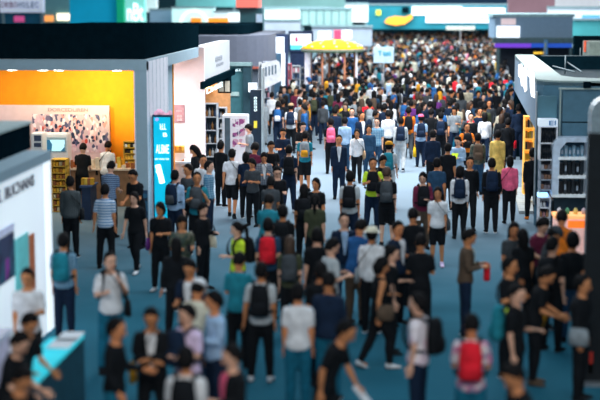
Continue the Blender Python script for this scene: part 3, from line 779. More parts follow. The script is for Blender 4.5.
# ---- white inner wall, counter and plaque
t = thing('partition_panel', 'white partition panel behind the woman with long black hair', 'partition', (-7, 40.9, 0))
boxed('panel', t, mat('panel_pinkwhite', (.86, .80, .85), var=.03), -9, atY(205, 150, 40.9).x, 40.9, 41.05, 0, 3.99)
fbox('plaque', t, mat('plaque_rose', (.45, .27, .30)), 174, 184.5, 105, 122.5, 40.86, .03)
fronttext('plaque_text', '88\n88', 177, 182, 115, 121, 40.86, mat('plaque_ink', (.8, .6, .62)), t)
fronttext('plaque_text', 'ooo', 176, 182, 110, 111.5, 40.86, mat('plaque_ink', (.8, .6, .62)), t)
d = bpy.data.lights.new('inner_lamp', 'AREA'); d.size = 1.2; d.energy = 120; d.color = (1, .94, .97)
o = bpy.data.objects.new('inner_lamp', d); C.objects.link(o); o.location = (-6.9, 38.6, 3.7)
t = thing('sales_counter', 'pale sales counter with orange goods rack beside the blue light box', 'counter', (-6.2, 38, 0))
fbox('body', t, mat('counter_cream', (.72, .60, .55)), 171, 194, 163, 210, 37.6, .6); a = atY(171, 163, 37.6)
fbox('counter_top', t, WHITE, 170.5, 194.5, 161.8, 163.5, 37.55, .7)
fbox('rack', t, mat('rack_gold', (.55, .32, .08)), 171, 184, 146, 162, 38.1, .1)
for k in range(8):
    prod_box(37.95, 171.2 + k * 1.6, 172.5 + k * 1.6, 146.5, 150.5, GOODS[k % 3], 'small orange packet on the sales counter rack, %s from the light box' % ['first', 'second', 'third', 'fourth', 'fifth', 'sixth', 'seventh', 'eighth'][k], 'packet', 'packet', 'packets on the sales counter rack')
prod_box(37.7, 174, 184.5, 153, 161.8, picture_mat('price_sheet', [(.8, .8, .8), (.8, .78, .76), (.7, .3, .1), (.8, .8, .8)], 7), 'white price sheet with coloured squares on the sales counter', 'price_sheet', 'sheet', None, .01)

# ---- fascia with grey logo, hanging sign, shop under it
YF = atX(229, 45, XL).y
t = thing('white_fascia', 'white fascia board with small grey logo, over the narrow shop', 'fascia', (XL, 45, 0))
boxed('board', t, mat('fascia_white', (.48, .52, .56), var=.03), XL - .3, XL + .02, 41.06, YF, 3.03, 4.01)
sidetext('logo', '88', 215, 222, 56, 61, XL + .02, mat('logo_grey', (.25, .28, .32)), t)
sidetext('logo', 'ooo', 216, 223, 62, 65, XL + .02, mat('logo_grey', (.25, .28, .32)), t)
t = thing('shop_sign', 'black hanging sign board with white letters under the white fascia', 'sign', (XL, 45, 2.8))
boxed('board', t, DARK, XL + .03, XL + .12, YBB, YF + .8, 2.82, 3.02)
sidetext('lettering', 'LMIE', 206, 222, 85.5, 90.5, XL + .12, INK, t)
t = thing('menu_board', 'small dark menu board with two pale pages hanging under the letter sign', 'menu board', (XL, 47, 2.3))
boxed('board', t, DARK, XL - .25, XL + .2, 46.6, 46.66, 2.3, 2.85)
for k in (0, 1): boxed('page', t, mat('page', (.55, .5, .4)), XL - .21 + k * .2, XL - .05 + k * .2, 46.58, 46.6, 2.35, 2.7)
t = thing('wood_panel', 'warm wood panel of the narrow shop behind the menu board', 'panel', (-6.4, 50, 0))
fbox('panel', t, mat('wood_warm', (.50, .24, .10), var=.2, emit=.12), 200, 230, 82, 160, 50, .1)
bm = B(); p = atY(209, 88, 49.9); tube(bm, [(p.x, 49.8, p.z), (p.x, 49.8, p.z + .05)], [.25, .02], 16)
tag(obj('pendant_lamp', bm, glow('lamp_warm', (1, .7, .3), 2)), 'warm glowing lamp before the wood panel', 'lamp')
# shelves in the narrow shop
FRAME = mat('frame_pale', (.55, .58, .62), rough=.4)
for (p0, p1, yt, Y, n, lab) in ((204.5, 217, 104, 46, 5, 'tall dark shelf with pale frame beside the pinkish white wall'), (217.5, 226, 108, 48.5, 6, 'narrow dark shelf behind the white showcase')):
    x0, x1, zs = shelf_unit(lab, p0, p1, yt, 170, Y, n, FRAME, mat('shelf_back_dark', (.03, .05, .07)))
    fill(x0, x1, zs, Y, 4, [mat('bottle_dark', (.02, .03, .05), rough=.3), mat('bottle_pale', (.5, .5, .5)), mat('bottle_amber', (.3, .14, .05)), mat('bottle_blue', (.05, .1, .2))], 'small bottle', 'tall dark pale-framed shelf' if n == 5 else 'dark shelf behind the showcase', 'bottle', 'bottle', 'bottles on the dark shelves', round_=True)
# white showcase with product pictures
t = thing('showcase', 'white showcase cabinet with product pictures and dark glass side', 'showcase', (atY(234, 170, 42.3).x, 42.3, 0))
fbox('body', t, WHITE, 222.5, 247.5, 115, 179, 42.3, .5, .02)
fbox('glass', t, mat('glass_dark', (.06, .10, .13), rough=.15), 225, 230, 118, 172, 42.28, .02)
for r, yy in enumerate((119, 129, 139)):
    for k in range(2): fbox('picture', t, picture_mat('product_pic', [(.7, .7, .75), (.25, .05, .2), (.05, .05, .12), (.5, .3, .4), (.6, .62, .7)], 9), 232.5 + k * 6.6, 238.3 + k * 6.6, yy, yy + 8, 42.285, .02)
fbox('small_label', t, NAVYINK, 233, 236, 150, 151.5, 42.28, .02)
# teal booth with white screen, black pillar
TEALW = mat('teal_wall', (.04, .14, .17), var=.1)
t = thing('teal_booth_wall', 'dark teal booth wall with a small white screen at its edge', 'booth wall', (-6.2, 52.5, 0))
fbox('panel', t, TEALW, 219, 243.5, 66, 170, 52.5, .3); fbox('edge_post', t, mat('teal_dark', (.015, .05, .07)), 243.5, 251, 63.5, 170, 52.3, .5)
fbox('cap', t, mat('teal_cap', (.2, .33, .35)), 226, 251, 62.8, 66, 52.25, .6)
fbox('screen', t, glow('white_screen', (.85, .92, 1), .7), 248.5, 257, 83, 92, 52.0, .08)
fbox('pale_band', t, mat('pale_band', (.35, .5, .5)), 228, 239, 92, 96, 52.45, .04)
fronttext('small_text', 'SBBUR', 233, 241, 69, 71.5, 52.5, INK, t)
t = thing('sign_pillar', 'black sign pillar with white vertical writing beside the crowd', 'sign pillar', (atY(256, 150, 45.5).x, 45.5, 0))
fbox('pillar', t, mat('pillar_black', (.008, .02, .04), rough=.4), 250.5, 261.5, 90, 170, 45.5, .45)
fbox('edge', t, mat('edge_silver', (.35, .42, .45), rough=.3, metal=.3), 261.5, 263, 68, 172, 45.45, .5)
for k in range(5): fronttext('writing', 'O', 254, 257, 97 + k * 3, 99.3 + k * 3, 45.5, INK, t)
fbox('round_mark', t, mat('mark_yellow', (.7, .55, .05), emit=.2), 253.8, 257, 121, 128, 45.48, .03)

# ---- grey curved booth with black top and tower
t = thing('curved_booth', 'large grey booth with rounded corner and black top behind the white fascia', 'booth', (-6.5, 64, 0))
x1 = atY(265, 50, 64).x; zt, zb = atY(265, 36, 64).z, atY(265, 68, 64).z
def round_slab(x0, x1, y0, y1, z0, z1, r):
    pts = [(x0, y1), (x0, y0)] + [(x1 - r + r * math.sin(a), y0 + r - r * math.cos(a)) for a in [k * math.pi / 16 for k in range(9)]] + [(x1, y1)]
    bm = B(); prism(bm, pts, z0, z1); return bm
loc_obj('grey_band', round_slab(-16, x1, 64, 76, zb, zt, 3.0), mat('booth_grey', (.12, .14, .19), var=.05), t)
loc_obj('black_top', round_slab(-16, atY(247, 50, 66).x, 66, 74, zt, atY(240, 25, 66).z, 1.0), DARK, t)
loc_obj('lower_wall', round_slab(-16, x1 - .1, 64.2, 76, 0, zb, 3.0), mat('booth_grey_dark', (.10, .13, .17)), t)
loc_obj('red_edge', round_slab(-16, x1 + .02, 63.95, 76, zb - .1, zb, 3.0), mat('edge_rust', (.35, .08, .05)), t)
t = thing('tower', 'dark teal tower with a coral red block on top, behind the curved booth', 'tower', (-9, 82, 0))
fbox('shaft', t, TEALW, 240, 262, 8, 70, 82, 1.5); fbox('block', t, glow('coral', (.9, .20, .16), .4), 236, 258, -14, 7.5, 81, 2)
fbox('pale_patch', t, mat('patch_pale', (.4, .55, .7), emit=.3), 256, 262, 14, 24, 81.9, .1)
# white board with vertical fins
t = thing('fin_board', 'white rounded sign board with dark vertical slots on a post', 'sign board', (atY(262, 150, 56).x, 56, 0))
bm = B(); pts = []
for (px, py) in ((258.5, 92), (258.5, 68), (261, 63.5), (276, 60), (279, 62), (283, 78), (283, 80)):
    p = atY(px, py, 56); pts.append((p.x, p.z))
a_ = [bm.verts.new((x, 56, z)) for x, z in pts]; b_ = [bm.verts.new((x, 56.12, z)) for x, z in pts]
bm.faces.new(a_); bm.faces.new(b_[::-1])
for i in range(len(pts)): bm.faces.new((a_[i], b_[i], b_[(i + 1) % len(pts)], a_[(i + 1) % len(pts)]))
loc_obj('board', bm, mat('board_white', (.62, .66, .72), emit=.12), t)
for k in range(5): fbox('slot', t, mat('slot_grey', (.12, .18, .24)), 262 + k * 3.2, 263.6 + k * 3.2, 68 - k * .8, 77 - k * .8, 55.97, .05)
fbox('post', t, mat('post_white', (.6, .65, .7)), 259, 261.5, 62, 136, 56, .12)
# light panels and screens beyond
t = thing('lit_display', 'tall white light panel in a dark frame behind the slotted board', 'display', (atY(278, 90, 70).x, 70, 0))
fbox('frame', t, mat('frame_navy', (.02, .04, .10)), 270, 288, 34, 104, 70, .2); fbox('screen', t, glow('white_screen', (.85, .92, 1), .7), 271.5, 284, 37, 53, 69.97, .05)
fbox('lower_screen', t, mat('lower_panel', (.05, .12, .2)), 271.5, 281, 53, 100, 69.97, .04)
fbox('side_strip', t, LIGHTWHITE, 281.5, 285, 53, 100, 69.97, .04)
t = thing('wall_screen', 'wide white screen with a small red blot in dark frame, left of the yellow canopy', 'screen', (atY(301, 60, 78).x, 78, 0))
fbox('frame', t, mat('frame_navy', (.02, .04, .10)), 288.5, 313, 31, 52, 78, .3); fbox('screen', t, glow('white_screen', (.85, .92, 1), .7), 290.5, 311, 34, 49.5, 77.97, .05)
fbox('red_blot', t, mat('blot', (.5, .1, .2), emit=.3), 295, 298, 37, 42, 77.94, .03); fbox('cyan_band', t, glow('cyan', (.1, .6, .75), .5), 290.5, 311, 45, 49.5, 77.94, .03)
fbox('stand', t, mat('frame_navy', (.02, .04, .10)), 290, 312, 52, 80, 78.1, .2)
for j, (p0, p1, m_) in enumerate(((263, 270, (.45, .5, .6)), (288, 291, (.6, .12, .15)), (292, 300, (.4, .45, .5)), (300, 308, (.5, .52, .55)))):
    x0, x1, zs = shelf_unit('far goods shelf, %s, near the yellow canopy' % ['beside the light panel', 'narrow red one', 'grey one beside the red one', 'grey one next to the white column'][j], p0, p1, 62 + j * 2, 105, 64 + j * 2, 6, mat('shelfm%d' % j, m_), mat('shelf_back_mid', (.12, .16, .2)))
    fill(x0, x1, zs, 64 + j * 2, 3, [mat('bottle_dark', (.02, .03, .05)), WHITE, mat('goods_pinkish', (.6, .25, .3)), mat('bottle_blue', (.05, .1, .2))], 'small boxed product', ['light panel shelf', 'red sided shelf', 'grey middle shelf', 'white column shelf'][j], 'boxed_product', 'product box', 'goods on the far shelves')

# ---- yellow canopy
YK = 68.0
c = atY(331, 51, YK); rad = (atY(363.5, 51, YK).x - atY(297.5, 51, YK).x) / 2; ztop = atY(331, 40.3, YK).z
t = thing('yellow_canopy', 'round yellow domed canopy with white dots on columns in the crowd', 'canopy', (c.x, YK + rad, 0))
cx, cy = 0, 0
bm = B(); tube(bm, [(0, 0, c.z + (ztop - c.z) * f_) for f_ in (.12, .40, .70, .92, 1.0)], [rad * .98, rad * .88, rad * .66, rad * .36, rad * .03], 40)
dome = obj('dome', bm, mat('canopy_yellow', (.95, .52, .005), emit=.12, var=.05), t, smooth=True)
bm = B(); tube(bm, [(0, 0, c.z - .02), (0, 0, c.z + (ztop - c.z) * .13)], [rad * .97, rad], 40, smooth=False); obj('white_rim', bm, mat('rim_white', (.65, .65, .5)), t)
bm = B(); tube(bm, [(0, 0, c.z - .09), (0, 0, c.z - .02)], [rad * .93, rad * .97], 40, smooth=False); obj('under_edge', bm, mat('edge_green', (.15, .28, .15)), t)
db = B(); ball(db, (0, 0, 0), (.065, .065, .035), 8, 5); dm = None
for ring, n, zz in ((.90, 14, .36), (.70, 10, .66), (.45, 7, .86)):
    for k in range(n):
        an = 2 * math.pi * (k + ring) / n
        if dm is None: do = obj('white_dot', db, glow('dot_white', (.9, .85, .55), .1), dome); dm = do.data
        else: do = obj('white_dot', dm, None, dome)
        do.location = (rad * ring * math.cos(an), rad * ring * math.sin(an), c.z + (ztop - c.z) * (zz + .02))
for k, an in enumerate((200, 250, 300, 340, 30, 100, 150)):
    bm = B(); r_ = rad * .8; x, y = r_ * math.cos(R(an)), r_ * math.sin(R(an)); w_ = .15 if k == 0 else .05
    tube(bm, [(x, y, 0), (x, y, c.z - .05)], [w_, w_], 14); obj('column', bm, mat('column_white', (.75, .75, .85), emit=.15) if k in (0, 3) else mat('column_orange', (.45, .18, .10)), t)
bm = B(); tube(bm, [(0, 0, 0), (0, 0, 1.1)], [rad * .5, rad * .5], 20, smooth=False); obj('inner_counter', bm, mat('counter_rose', (.5, .3, .3)), t)
# notice board held over the crowd
YN = 70
t = thing('notice_board', 'pale blue notice board with teal marks raised above the crowd', 'notice board', (atY(384, 60, YN).x, YN, 0))
fbox('board', t, mat('notice_pale', (.40, .55, .65)), 373.5, 394, 47, 63, YN, .12)
fronttext('mark', 'T', 378, 382, 51, 56, YN, mat('mark_teal', (.0, .30, .45)), t); fronttext('mark', '888', 383, 391, 52, 56, YN, mat('mark_teal', (.0, .30, .45)), t)
fbox('post', t, METAL, 383, 384.2, 63, 90, YN + .03, .08)

# ---- right booth: slanted logo wall, ringed roof, front wall
zc = 3.5
A_ = G(515, 160); B_ = G(537, 224); 
Aw, Bw = G(515, 54.5, zc), G(537, 79, zc)
t = thing('corner_booth', 'dark teal booth with pale roof rim and slanted wall with white shapes', 'booth', (Bw.x, Bw.y, 0))
TF = mat('booth_teal_dark', (.07, .17, .24), rough=.6, var=.08); CAPM = mat('rim_pale', (.30, .40, .39), rough=.7, var=.08)
dirv = Vector((Bw.x - Aw.x, Bw.y - Aw.y, 0)).normalized(); nrm = Vector((dirv.y, -dirv.x, 0)); nrm = nrm if nrm.x < 0 else -nrm
def quad_wall(p, q, th, z0, z1):
    n = Vector((q.y - p.y, p.x - q.x, 0)).normalized(); n = n if n.x > 0 or (abs(n.x) < 1e-6 and n.y > 0) else -n
    bm = B(); prism(bm, [(p.x, p.y), (q.x, q.y), (q.x + n.x * th, q.y + n.y * th), (p.x + n.x * th, p.y + n.y * th)], z0, z1); return bm
slant_z0 = atY(515, 90, Aw.y).z
loc_obj('slanted_wall', quad_wall(Aw, Bw, .3, slant_z0, zc - .04), mat('slant_grey', (.16, .24, .32), var=.06), t)
# rounded front corner: B bends round to the long front wall
XE = 9.0
corner = [(Bw.x, Bw.y), (Bw.x + .12, Bw.y - .35), (Bw.x + .45, Bw.y - .62), (Bw.x + 1.0, Bw.y - .75)]
front_y = Bw.y - .75
outer = [(Aw.x, Aw.y)] + corner + [(XE, front_y)]
inner = [(Aw.x + .62, Aw.y)] + [(Bw.x + .75, Bw.y + 1.6), (Bw.x + 1.0, Bw.y + .8), (Bw.x + 1.5, Bw.y + .45)] + [(XE, Bw.y + .4)]
bm = B(); prism(bm, corner + [(XE, front_y), (XE, front_y + .3), (Bw.x + 1.0, front_y + .3), (Bw.x + .5, Bw.y - .2), (Bw.x + .3, Bw.y)], 0.0, zc - .04); loc_obj('front_wall', bm, TF, t)
rim = outer + inner[::-1]
bm = B()
n5 = len(outer); n6 = len(inner)
top = [bm.verts.new((x, y, zc)) for x, y in outer]; topi = [bm.verts.new((x, y, zc)) for x, y in inner]
bot = [bm.verts.new((x, y, zc - .12)) for x, y in outer]; boti = [bm.verts.new((x, y, zc - .12)) for x, y in inner]
m5 = [min(n6 - 1, round(i * (n6 - 1) / (n5 - 1))) for i in range(n5)]
for i in range(n5 - 1):
    for (o_, i_) in ((top, topi), (bot, boti)):
        vs2 = [o_[i], o_[i + 1], i_[m5[i + 1]]] + ([i_[m5[i]]] if m5[i] != m5[i + 1] else [])
        bm.faces.new(vs2)
    bm.faces.new((top[i], top[i + 1], bot[i + 1], bot[i]))
for i in range(n6 - 1): bm.faces.new((topi[i], topi[i + 1], boti[i + 1], boti[i]))
loc_obj('roof_rim', bm, CAPM, t)
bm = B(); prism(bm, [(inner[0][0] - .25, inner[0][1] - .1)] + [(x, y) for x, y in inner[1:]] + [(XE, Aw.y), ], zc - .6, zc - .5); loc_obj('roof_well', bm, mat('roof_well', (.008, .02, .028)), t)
boxed('rear_wall', t, DARK, Aw.x, XE, Aw.y - .15, Aw.y, 0, zc - .05)
def on_slant(px, py):
    d_ = ray(px, py); k_ = (Aw - CAM).dot(nrm) / d_.dot(nrm); return CAM + d_ * k_ + nrm * .02
for poly in (((519, 65), (522, 64), (523, 72), (525, 66), (526.5, 67), (527, 90), (525.5, 92), (524, 86), (522, 86), (521, 78), (519, 76)), ((527.5, 70), (529.5, 70), (530, 77), (528.5, 76)), ((530.5, 76), (532, 70), (534.5, 74), (535, 98), (532, 96), (530.8, 88))):
    bm = B(); va = [bm.verts.new(on_slant(*p)) for p in poly]; vb = [bm.verts.new(v.co - nrm * .02) for v in va]; bm.faces.new(va); bm.faces.new(vb[::-1])
    for i in range(len(va)): bm.faces.new((va[i], vb[i], vb[(i + 1) % len(va)], va[(i + 1) % len(va)]))
    loc_obj('white_shape', bm, glow('shape_white', (1, 1, 1), 1.0), t)
for (a0, a1) in (((541, 56), (600, 56)), ((553, 66), (575, 72)), ((567, 62), (582, 72)), ((545, 60), (556, 62))):
    p, q = G(*a0, zc - .25), G(*a1, zc - .25); bm = B(); tube(bm, [p, q], .022, 8); loc_obj('roof_bar', bm, mat('bar_grey', (.12, .16, .18)), t)
for px, py in ((565, 74), (580, 64), (545, 57)):
    p = G(px, py, zc - .5); bm = B(); tube(bm, [p, p + Vector((0, 0, .6))], .022, 8); loc_obj('roof_post', bm, mat('bar_grey', (.12, .16, .18)), t)
t2 = t
YQ = front_y - .02
fbox('door_panel', t, TF, 562, 608, 89, 136, YQ - .16, .15); fbox('door_seam', t, CAPM, 559, 561.5, 88, 137, YQ - .17, .1); fbox('panel_line', t, DARK, 562, 600, 121.8, 122.6, YQ - .17, .03)
fbox('lamp_bracket', t, DARK, 584, 591, 82, 88, YQ - .25, .15)
fbox('door_rim', t, CAPM, 559, 608, 88.3, 89.5, YQ - .2, .12)
fbox('side_post', t, mat('post_silver', (.40, .48, .52), rough=.35, metal=.3), 534, 537.5, 92, 205, Bw.y - .2, .2)
fbox('cloudy_panel', t, mat('panel_teal2', (.07, .17, .22), var=.25, scale=1.2), 537.5, 557, 96, 119, YQ - .05, .05)
# round wall lamp / pale bulge at the far right edge
# display shelves with dark bottles under EI
x0, x1, zs = shelf_unit('white bottle shelf under the small letter sign on the teal booth', 539, 558, 127, 160, YQ - .45, 2, WHITE, mat('shelf_back_dark', (.03, .05, .07)), .4)
fill(x0, x1, zs, YQ - .45, 6, [mat('bottle_black', (.006, .01, .016), rough=.25)], 'black bottle', 'white shelf on the teal booth', 'bottle', 'bottle', 'black bottles under the letter sign', hf=.85, round_=True)
t = thing('letter_sign', 'white sign with blue letters above the black bottles', 'sign', (x0, YQ - .45, 2.4))
fbox('board', t, glow('sign_pale', (.7, .8, .9), .25), 539, 558, 119.5, 127, YQ - .45, .4); fronttext('lettering', 'EI', 549, 556, 121, 125.5, YQ - .45, mat('ink_blue', (.02, .2, .45)), t)
x0, x1, zs = shelf_unit('clear grid rack below the white bottle shelf', 539, 556, 160, 200, YQ - .42, 4, mat('rack_grey', (.30, .36, .42)), mat('rack_back', (.09, .10, .14)))
fill(x0, x1, zs, YQ - .42, 4, [mat('goods_dim', (.18, .16, .18)), mat('goods_brownish', (.22, .12, .08)), mat('goods_pale', (.45, .45, .5))], 'small packet', 'clear grid rack', 'packet', 'packet', 'packets on the grid rack', hf=.5)
# big rounded white display
YD = front_y - .62
t = thing('product_display', 'rounded pale blue display shelf full of black packages, right booth', 'display shelf', (atY(572, 200, YD).x, YD, 0))
PALE = mat('display_pale', (.50, .62, .75), rough=.4, emit=.06)
a = atY(552, 196, YD); b = atY(590, 138, YD)
bm = B(); r_ = .22; pts = [(a.x, a.z), (a.x, b.z - r_)] + [(a.x + r_ - r_ * math.cos(k * math.pi / 8), b.z - r_ + r_ * math.sin(k * math.pi / 8)) for k in range(1, 5)] + [(b.x, b.z), (b.x, b.z - .1), (a.x + r_ + .08, b.z - .1), (a.x + .16, b.z - r_ - .05), (a.x + .14, a.z)]
va = [bm.verts.new((x, YD, z)) for x, z in pts]; vb = [bm.verts.new((x, YD + .5, z)) for x, z in pts]
bm.faces.new(va); bm.faces.new(vb[::-1])
for i in range(len(pts)): bm.faces.new((va[i], va[(i + 1) % len(pts)], vb[(i + 1) % len(pts)], vb[i]))
loc_obj('rounded_frame', bm, PALE, t)
boxed('right_side', t, PALE, b.x - .06, b.x, YD, YD + .5, a.z, b.z - .05)
boxed('back_panel', t, mat('display_back', (.04, .10, .15)), a.x + .1, b.x, YD + .44, YD + .5, a.z, b.z - .08)
shelf_zs = []
for py in (196, 177, 158.5):
    z = atY(560, py, YD).z; shelf_zs.append(z); boxed('shelf_board', t, mat('shelf_white_lit', (.75, .82, .85), emit=.1), a.x + (.0 if py == 196 else .12), b.x + (.02 if py == 196 else -.05), YD - .03, YD + .5, z - .03, z + .03)
shelf_zs.append(b.z - .12)
BLK = [mat('pack_black', (.008, .014, .02), rough=.35), mat('pack_black2', (.02, .03, .04), rough=.35)]
BL3 = [mat('pack_blue', (.08, .20, .30), rough=.4), mat('pack_blue2', (.20, .35, .45), rough=.4)]
rows = [('bottom', BLK), ('middle', BLK), ('top', BL3)]
for r, (rn, ms) in enumerate(rows):
    z0, z1 = shelf_zs[r] + .03, shelf_zs[r + 1] - .03
    for k in range(6):
        w_ = (b.x - .1 - a.x - .18) / 6; cxx = a.x + .17 + w_ * (k + .5); h = (z1 - z0) * (.75 + .12 * (k % 2)); q = thing('package', '%s package on the %s board of the rounded display, %s from its rounded side' % ('black' if r < 2 else 'blue', rn, ['first', 'second', 'third', 'fourth', 'fifth', 'sixth'][k]), 'package', (cxx, YD + .1, z0), 'packages on the rounded display')
        bm = B(); box(bm, -w_ * .42, w_ * .42, 0, .2, 0, h, bev=.01); obj('box', bm, ms[k % 2], q)
        if k in (1, 4) or r == 2:
            bm = B(); box(bm, -w_ * .24, w_ * .24, -.006, 0, h * .3, h * .7); obj('printed_label', bm, mat('label_pale', (.35, .42, .5)), q)
t = thing('base_cabinet', 'dark base cabinet under the rounded display shelf', 'cabinet', (a.x + .5, YD, 0))
boxed('body', t, mat('cab_dark', (.012, .03, .045)), a.x + .06, b.x, YD + .05, YD + .5, 0, a.z - .04)
# lit orange counter in front
YO = G(570, 250).y
YO = 29.6; ztp = atY(570, 216, YO).z
t = thing('snack_counter', 'glowing orange and pink counter in front of the dark base cabinet', 'counter', (3.6, YO, 0))
a = atY(556, 216, YO); b = atY(589, 216, YO)
boxed('body', t, mat('counter_pinkglow', (.85, .50, .45), emit=.30, var=.3, scale=4), a.x, b.x, YO, YO + .6, .0, ztp - .06)
boxed('counter_top', t, mat('counter_orange', (.9, .40, .15), emit=.6), a.x - .03, b.x + .03, YO - .03, YO + .63, ztp - .06, ztp)
boxed('front_band', t, mat('band_orange', (.9, .18, .02), emit=.6), a.x + .25, b.x - .03, YO - .012, YO, ztp - .25, ztp - .10)
for k, c_ in enumerate(((.75, .75, .8), (.1, .35, .2), (.7, .6, .2), (.6, .55, .65))):
    xx = a.x + .1 + k * .17; bm = B(); tube(bm, [(xx, YO + .3, ztp), (xx, YO + .3, ztp + .09), (xx, YO + .3, ztp + .13)], [.045, .045, .015], 12)
    tag(obj('jar', bm, mat('jar%d' % k, c_)), '%s jar on the glowing orange counter' % ['white', 'green', 'yellow', 'lilac'][k], 'jar', 'jars on the orange counter')
x0, x1, zs = shelf_unit('little white rack of coloured cans beside the dark cabinet', 538, 551, 198, 228, front_y - .55, 3, WHITE, mat('rack_back', (.09, .10, .14)))
fill(x0, x1, zs, front_y - .55, 3, [mat('can_pink', (.6, .3, .35)), WHITE, mat('can_navy', (.03, .06, .14)), mat('can_amber', (.5, .25, .12))], 'small can', 'little white rack', 'can', 'can', 'cans on the little rack', round_=True)
# blue light on ledge
bm = B(); p = atY(543, 195, front_y - .5); box(bm, p.x - .12, p.x + .12, front_y - .5, front_y - .3, p.z - .05, p.z + .04, bev=.01)
tag(obj('light_tray', bm, glow('tray_blue', (.3, .6, 1), 1.2)), 'small blue white light tray above the rack of cans', 'lamp')
# yellow gridded goods tower at the booth's open side
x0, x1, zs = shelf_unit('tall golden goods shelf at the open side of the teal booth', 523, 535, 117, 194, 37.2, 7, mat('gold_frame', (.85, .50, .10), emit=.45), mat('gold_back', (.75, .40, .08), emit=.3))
fill(x0, x1, zs, 37.2, 4, GOODS + [mat('bottle_dark', (.02, .03, .05))], 'small golden packet', 'tall golden shelf', 'packet', 'packet', 'packets on the golden shelf')
# low pale platform
p = [G(498, 196), G(541, 196), G(541, 213), G(519, 213), G(503, 203)]
bm = B(); prism(bm, [(q.x, q.y) for q in (G(513, 190), G(537, 190), G(543, 214), G(519, 214))], 0, .08); tag(obj('platform', bm, mat('platform_pale', (.40, .45, .45))), 'low pale platform at the foot of the golden shelf', 'platform')
# pale rounded kiosk at the right edge and dark banner
YG = 24.8
t = thing('rounded_kiosk', 'pale grey kiosk with rounded top at the right edge', 'kiosk', (atY(600, 200, YG + 3).x, YG + 3, 0))
a = atY(592.5, 100, YG + 3); zt = atY(600, 97, YG + 3).z
bm = B(); r_ = .35; pts = [(a.x + r_ - r_ * math.cos(k * math.pi / 12), zt - r_ + r_ * math.sin(k * math.pi / 12)) for k in range(7)] + [(a.x + 2, zt), (a.x + 2, 0), (a.x, 0)]
va = [bm.verts.new((x, YG + 3, z)) for x, z in pts]; vb = [bm.verts.new((x, YG + 3.6, z)) for x, z in pts]
bm.faces.new(va); bm.faces.new(vb[::-1])
for i in range(len(pts)): bm.faces.new((va[i], va[(i + 1) % len(pts)], vb[(i + 1) % len(pts)], vb[i]))
loc_obj('shell', bm, mat('kiosk_grey', (.26, .34, .38), rough=.4), t)
boxed('light_top', t, mat('kiosk_cap', (.5, .6, .6)), a.x + .25, a.x + 2, YG + 2.97, YG + 3.6, zt, zt + .05)
t = thing('banner_stand', 'tall black banner stand with a red to yellow stripe at the right edge', 'banner', (atY(596, 400, 19).x, 19, 0))
a = atY(588.5, 133, 19.6)
boxed('banner', t, mat('banner_black', (.006, .010, .014)), a.x, a.x + .9, 19.6, 19.66, .05, a.z)
q_ = atY(589.5, 352, 19.6); boxed('red_stripe', t, mat('stripe_red', (.5, .03, .02)), q_.x, q_.x + .045, 19.585, 19.6, q_.z - .3, q_.z); boxed('yellow_stripe', t, mat('stripe_yellow', (.55, .32, .02)), q_.x, q_.x + .045, 19.585, 19.6, .3, q_.z - .3)
boxed('base', t, METAL, a.x, a.x + .9, 19.45, 19.8, 0, .05)

# ---- far booths
t = thing('far_booth', 'wide blue grey booth with violet light strip and a white screen behind the right booth', 'booth', (6, 86, 0))
YR = 86
fbox('band', t, mat('far_bluegrey', (.17, .27, .38), var=.05), 495, 573, 16, 39, YR, 6); fbox('top_edge', t, mat('far_edge', (.25, .38, .42)), 493, 575, 14, 17, YR - .1, 6.2)
fbox('screen', t, glow('white_screen', (.85, .92, 1), .7), 496.5, 520, 26, 37.5, YR - .1, .1); fbox('pink_patch', t, glow('pink_patch', (.75, .6, .62), .25), 501, 516, 18.5, 25, YR - .1, .1)
fbox('under_band', t, mat('far_darkgreen', (.06, .11, .12)), 493, 577, 38, 43.5, YR - .6, 1)
fbox('light_strip', t, glow('violet', (.10, .03, .35), .9), 495, 531, 43.5, 47.5, YR - .7, .3); fbox('light_strip', t, glow('blue_strip', (.01, .05, .30), .7), 531, 572, 43.5, 47.5, YR - .7, .3)
fbox('dark_room', t, mat('far_dark', (.012, .02, .03)), 496, 580, 47.5, 82, YR + 1, .3); fbox('post', t, mat('far_post', (.08, .2, .35)), 544, 548, 40, 55, YR - 1, .3)
for k, px in enumerate((497, 569)): fbox('post', t, mat('far_darkgreen', (.06, .11, .12)), px, px + 3, 44, 80, YR - .6, .4)
for k in range(4): fbox('yellow_light', t, glow('yl', (.9, .55, .05), .8), 534 + k * 3, 536 + k * 3, 52, 54, YR, .2)
t = thing('grey_cabinet_block', 'olive grey block with red edge behind the teal booth roof', 'block', (10, 58, 0))
fbox('body', t, mat('olive_grey', (.17, .22, .20)), 588, 612, 42, 100, 56, 2); fbox('red_edge', t, mat('red_edge', (.6, .08, .03), emit=.2), 584.5, 588.5, 41, 52, 57, .3); fbox('ledge', t, mat('ledge_pale', (.35, .45, .42)), 582, 612, 59, 75, 55.6, .4)
fbox('dark_gap', t, DARK, 574, 612, 36, 60, 62, .5)
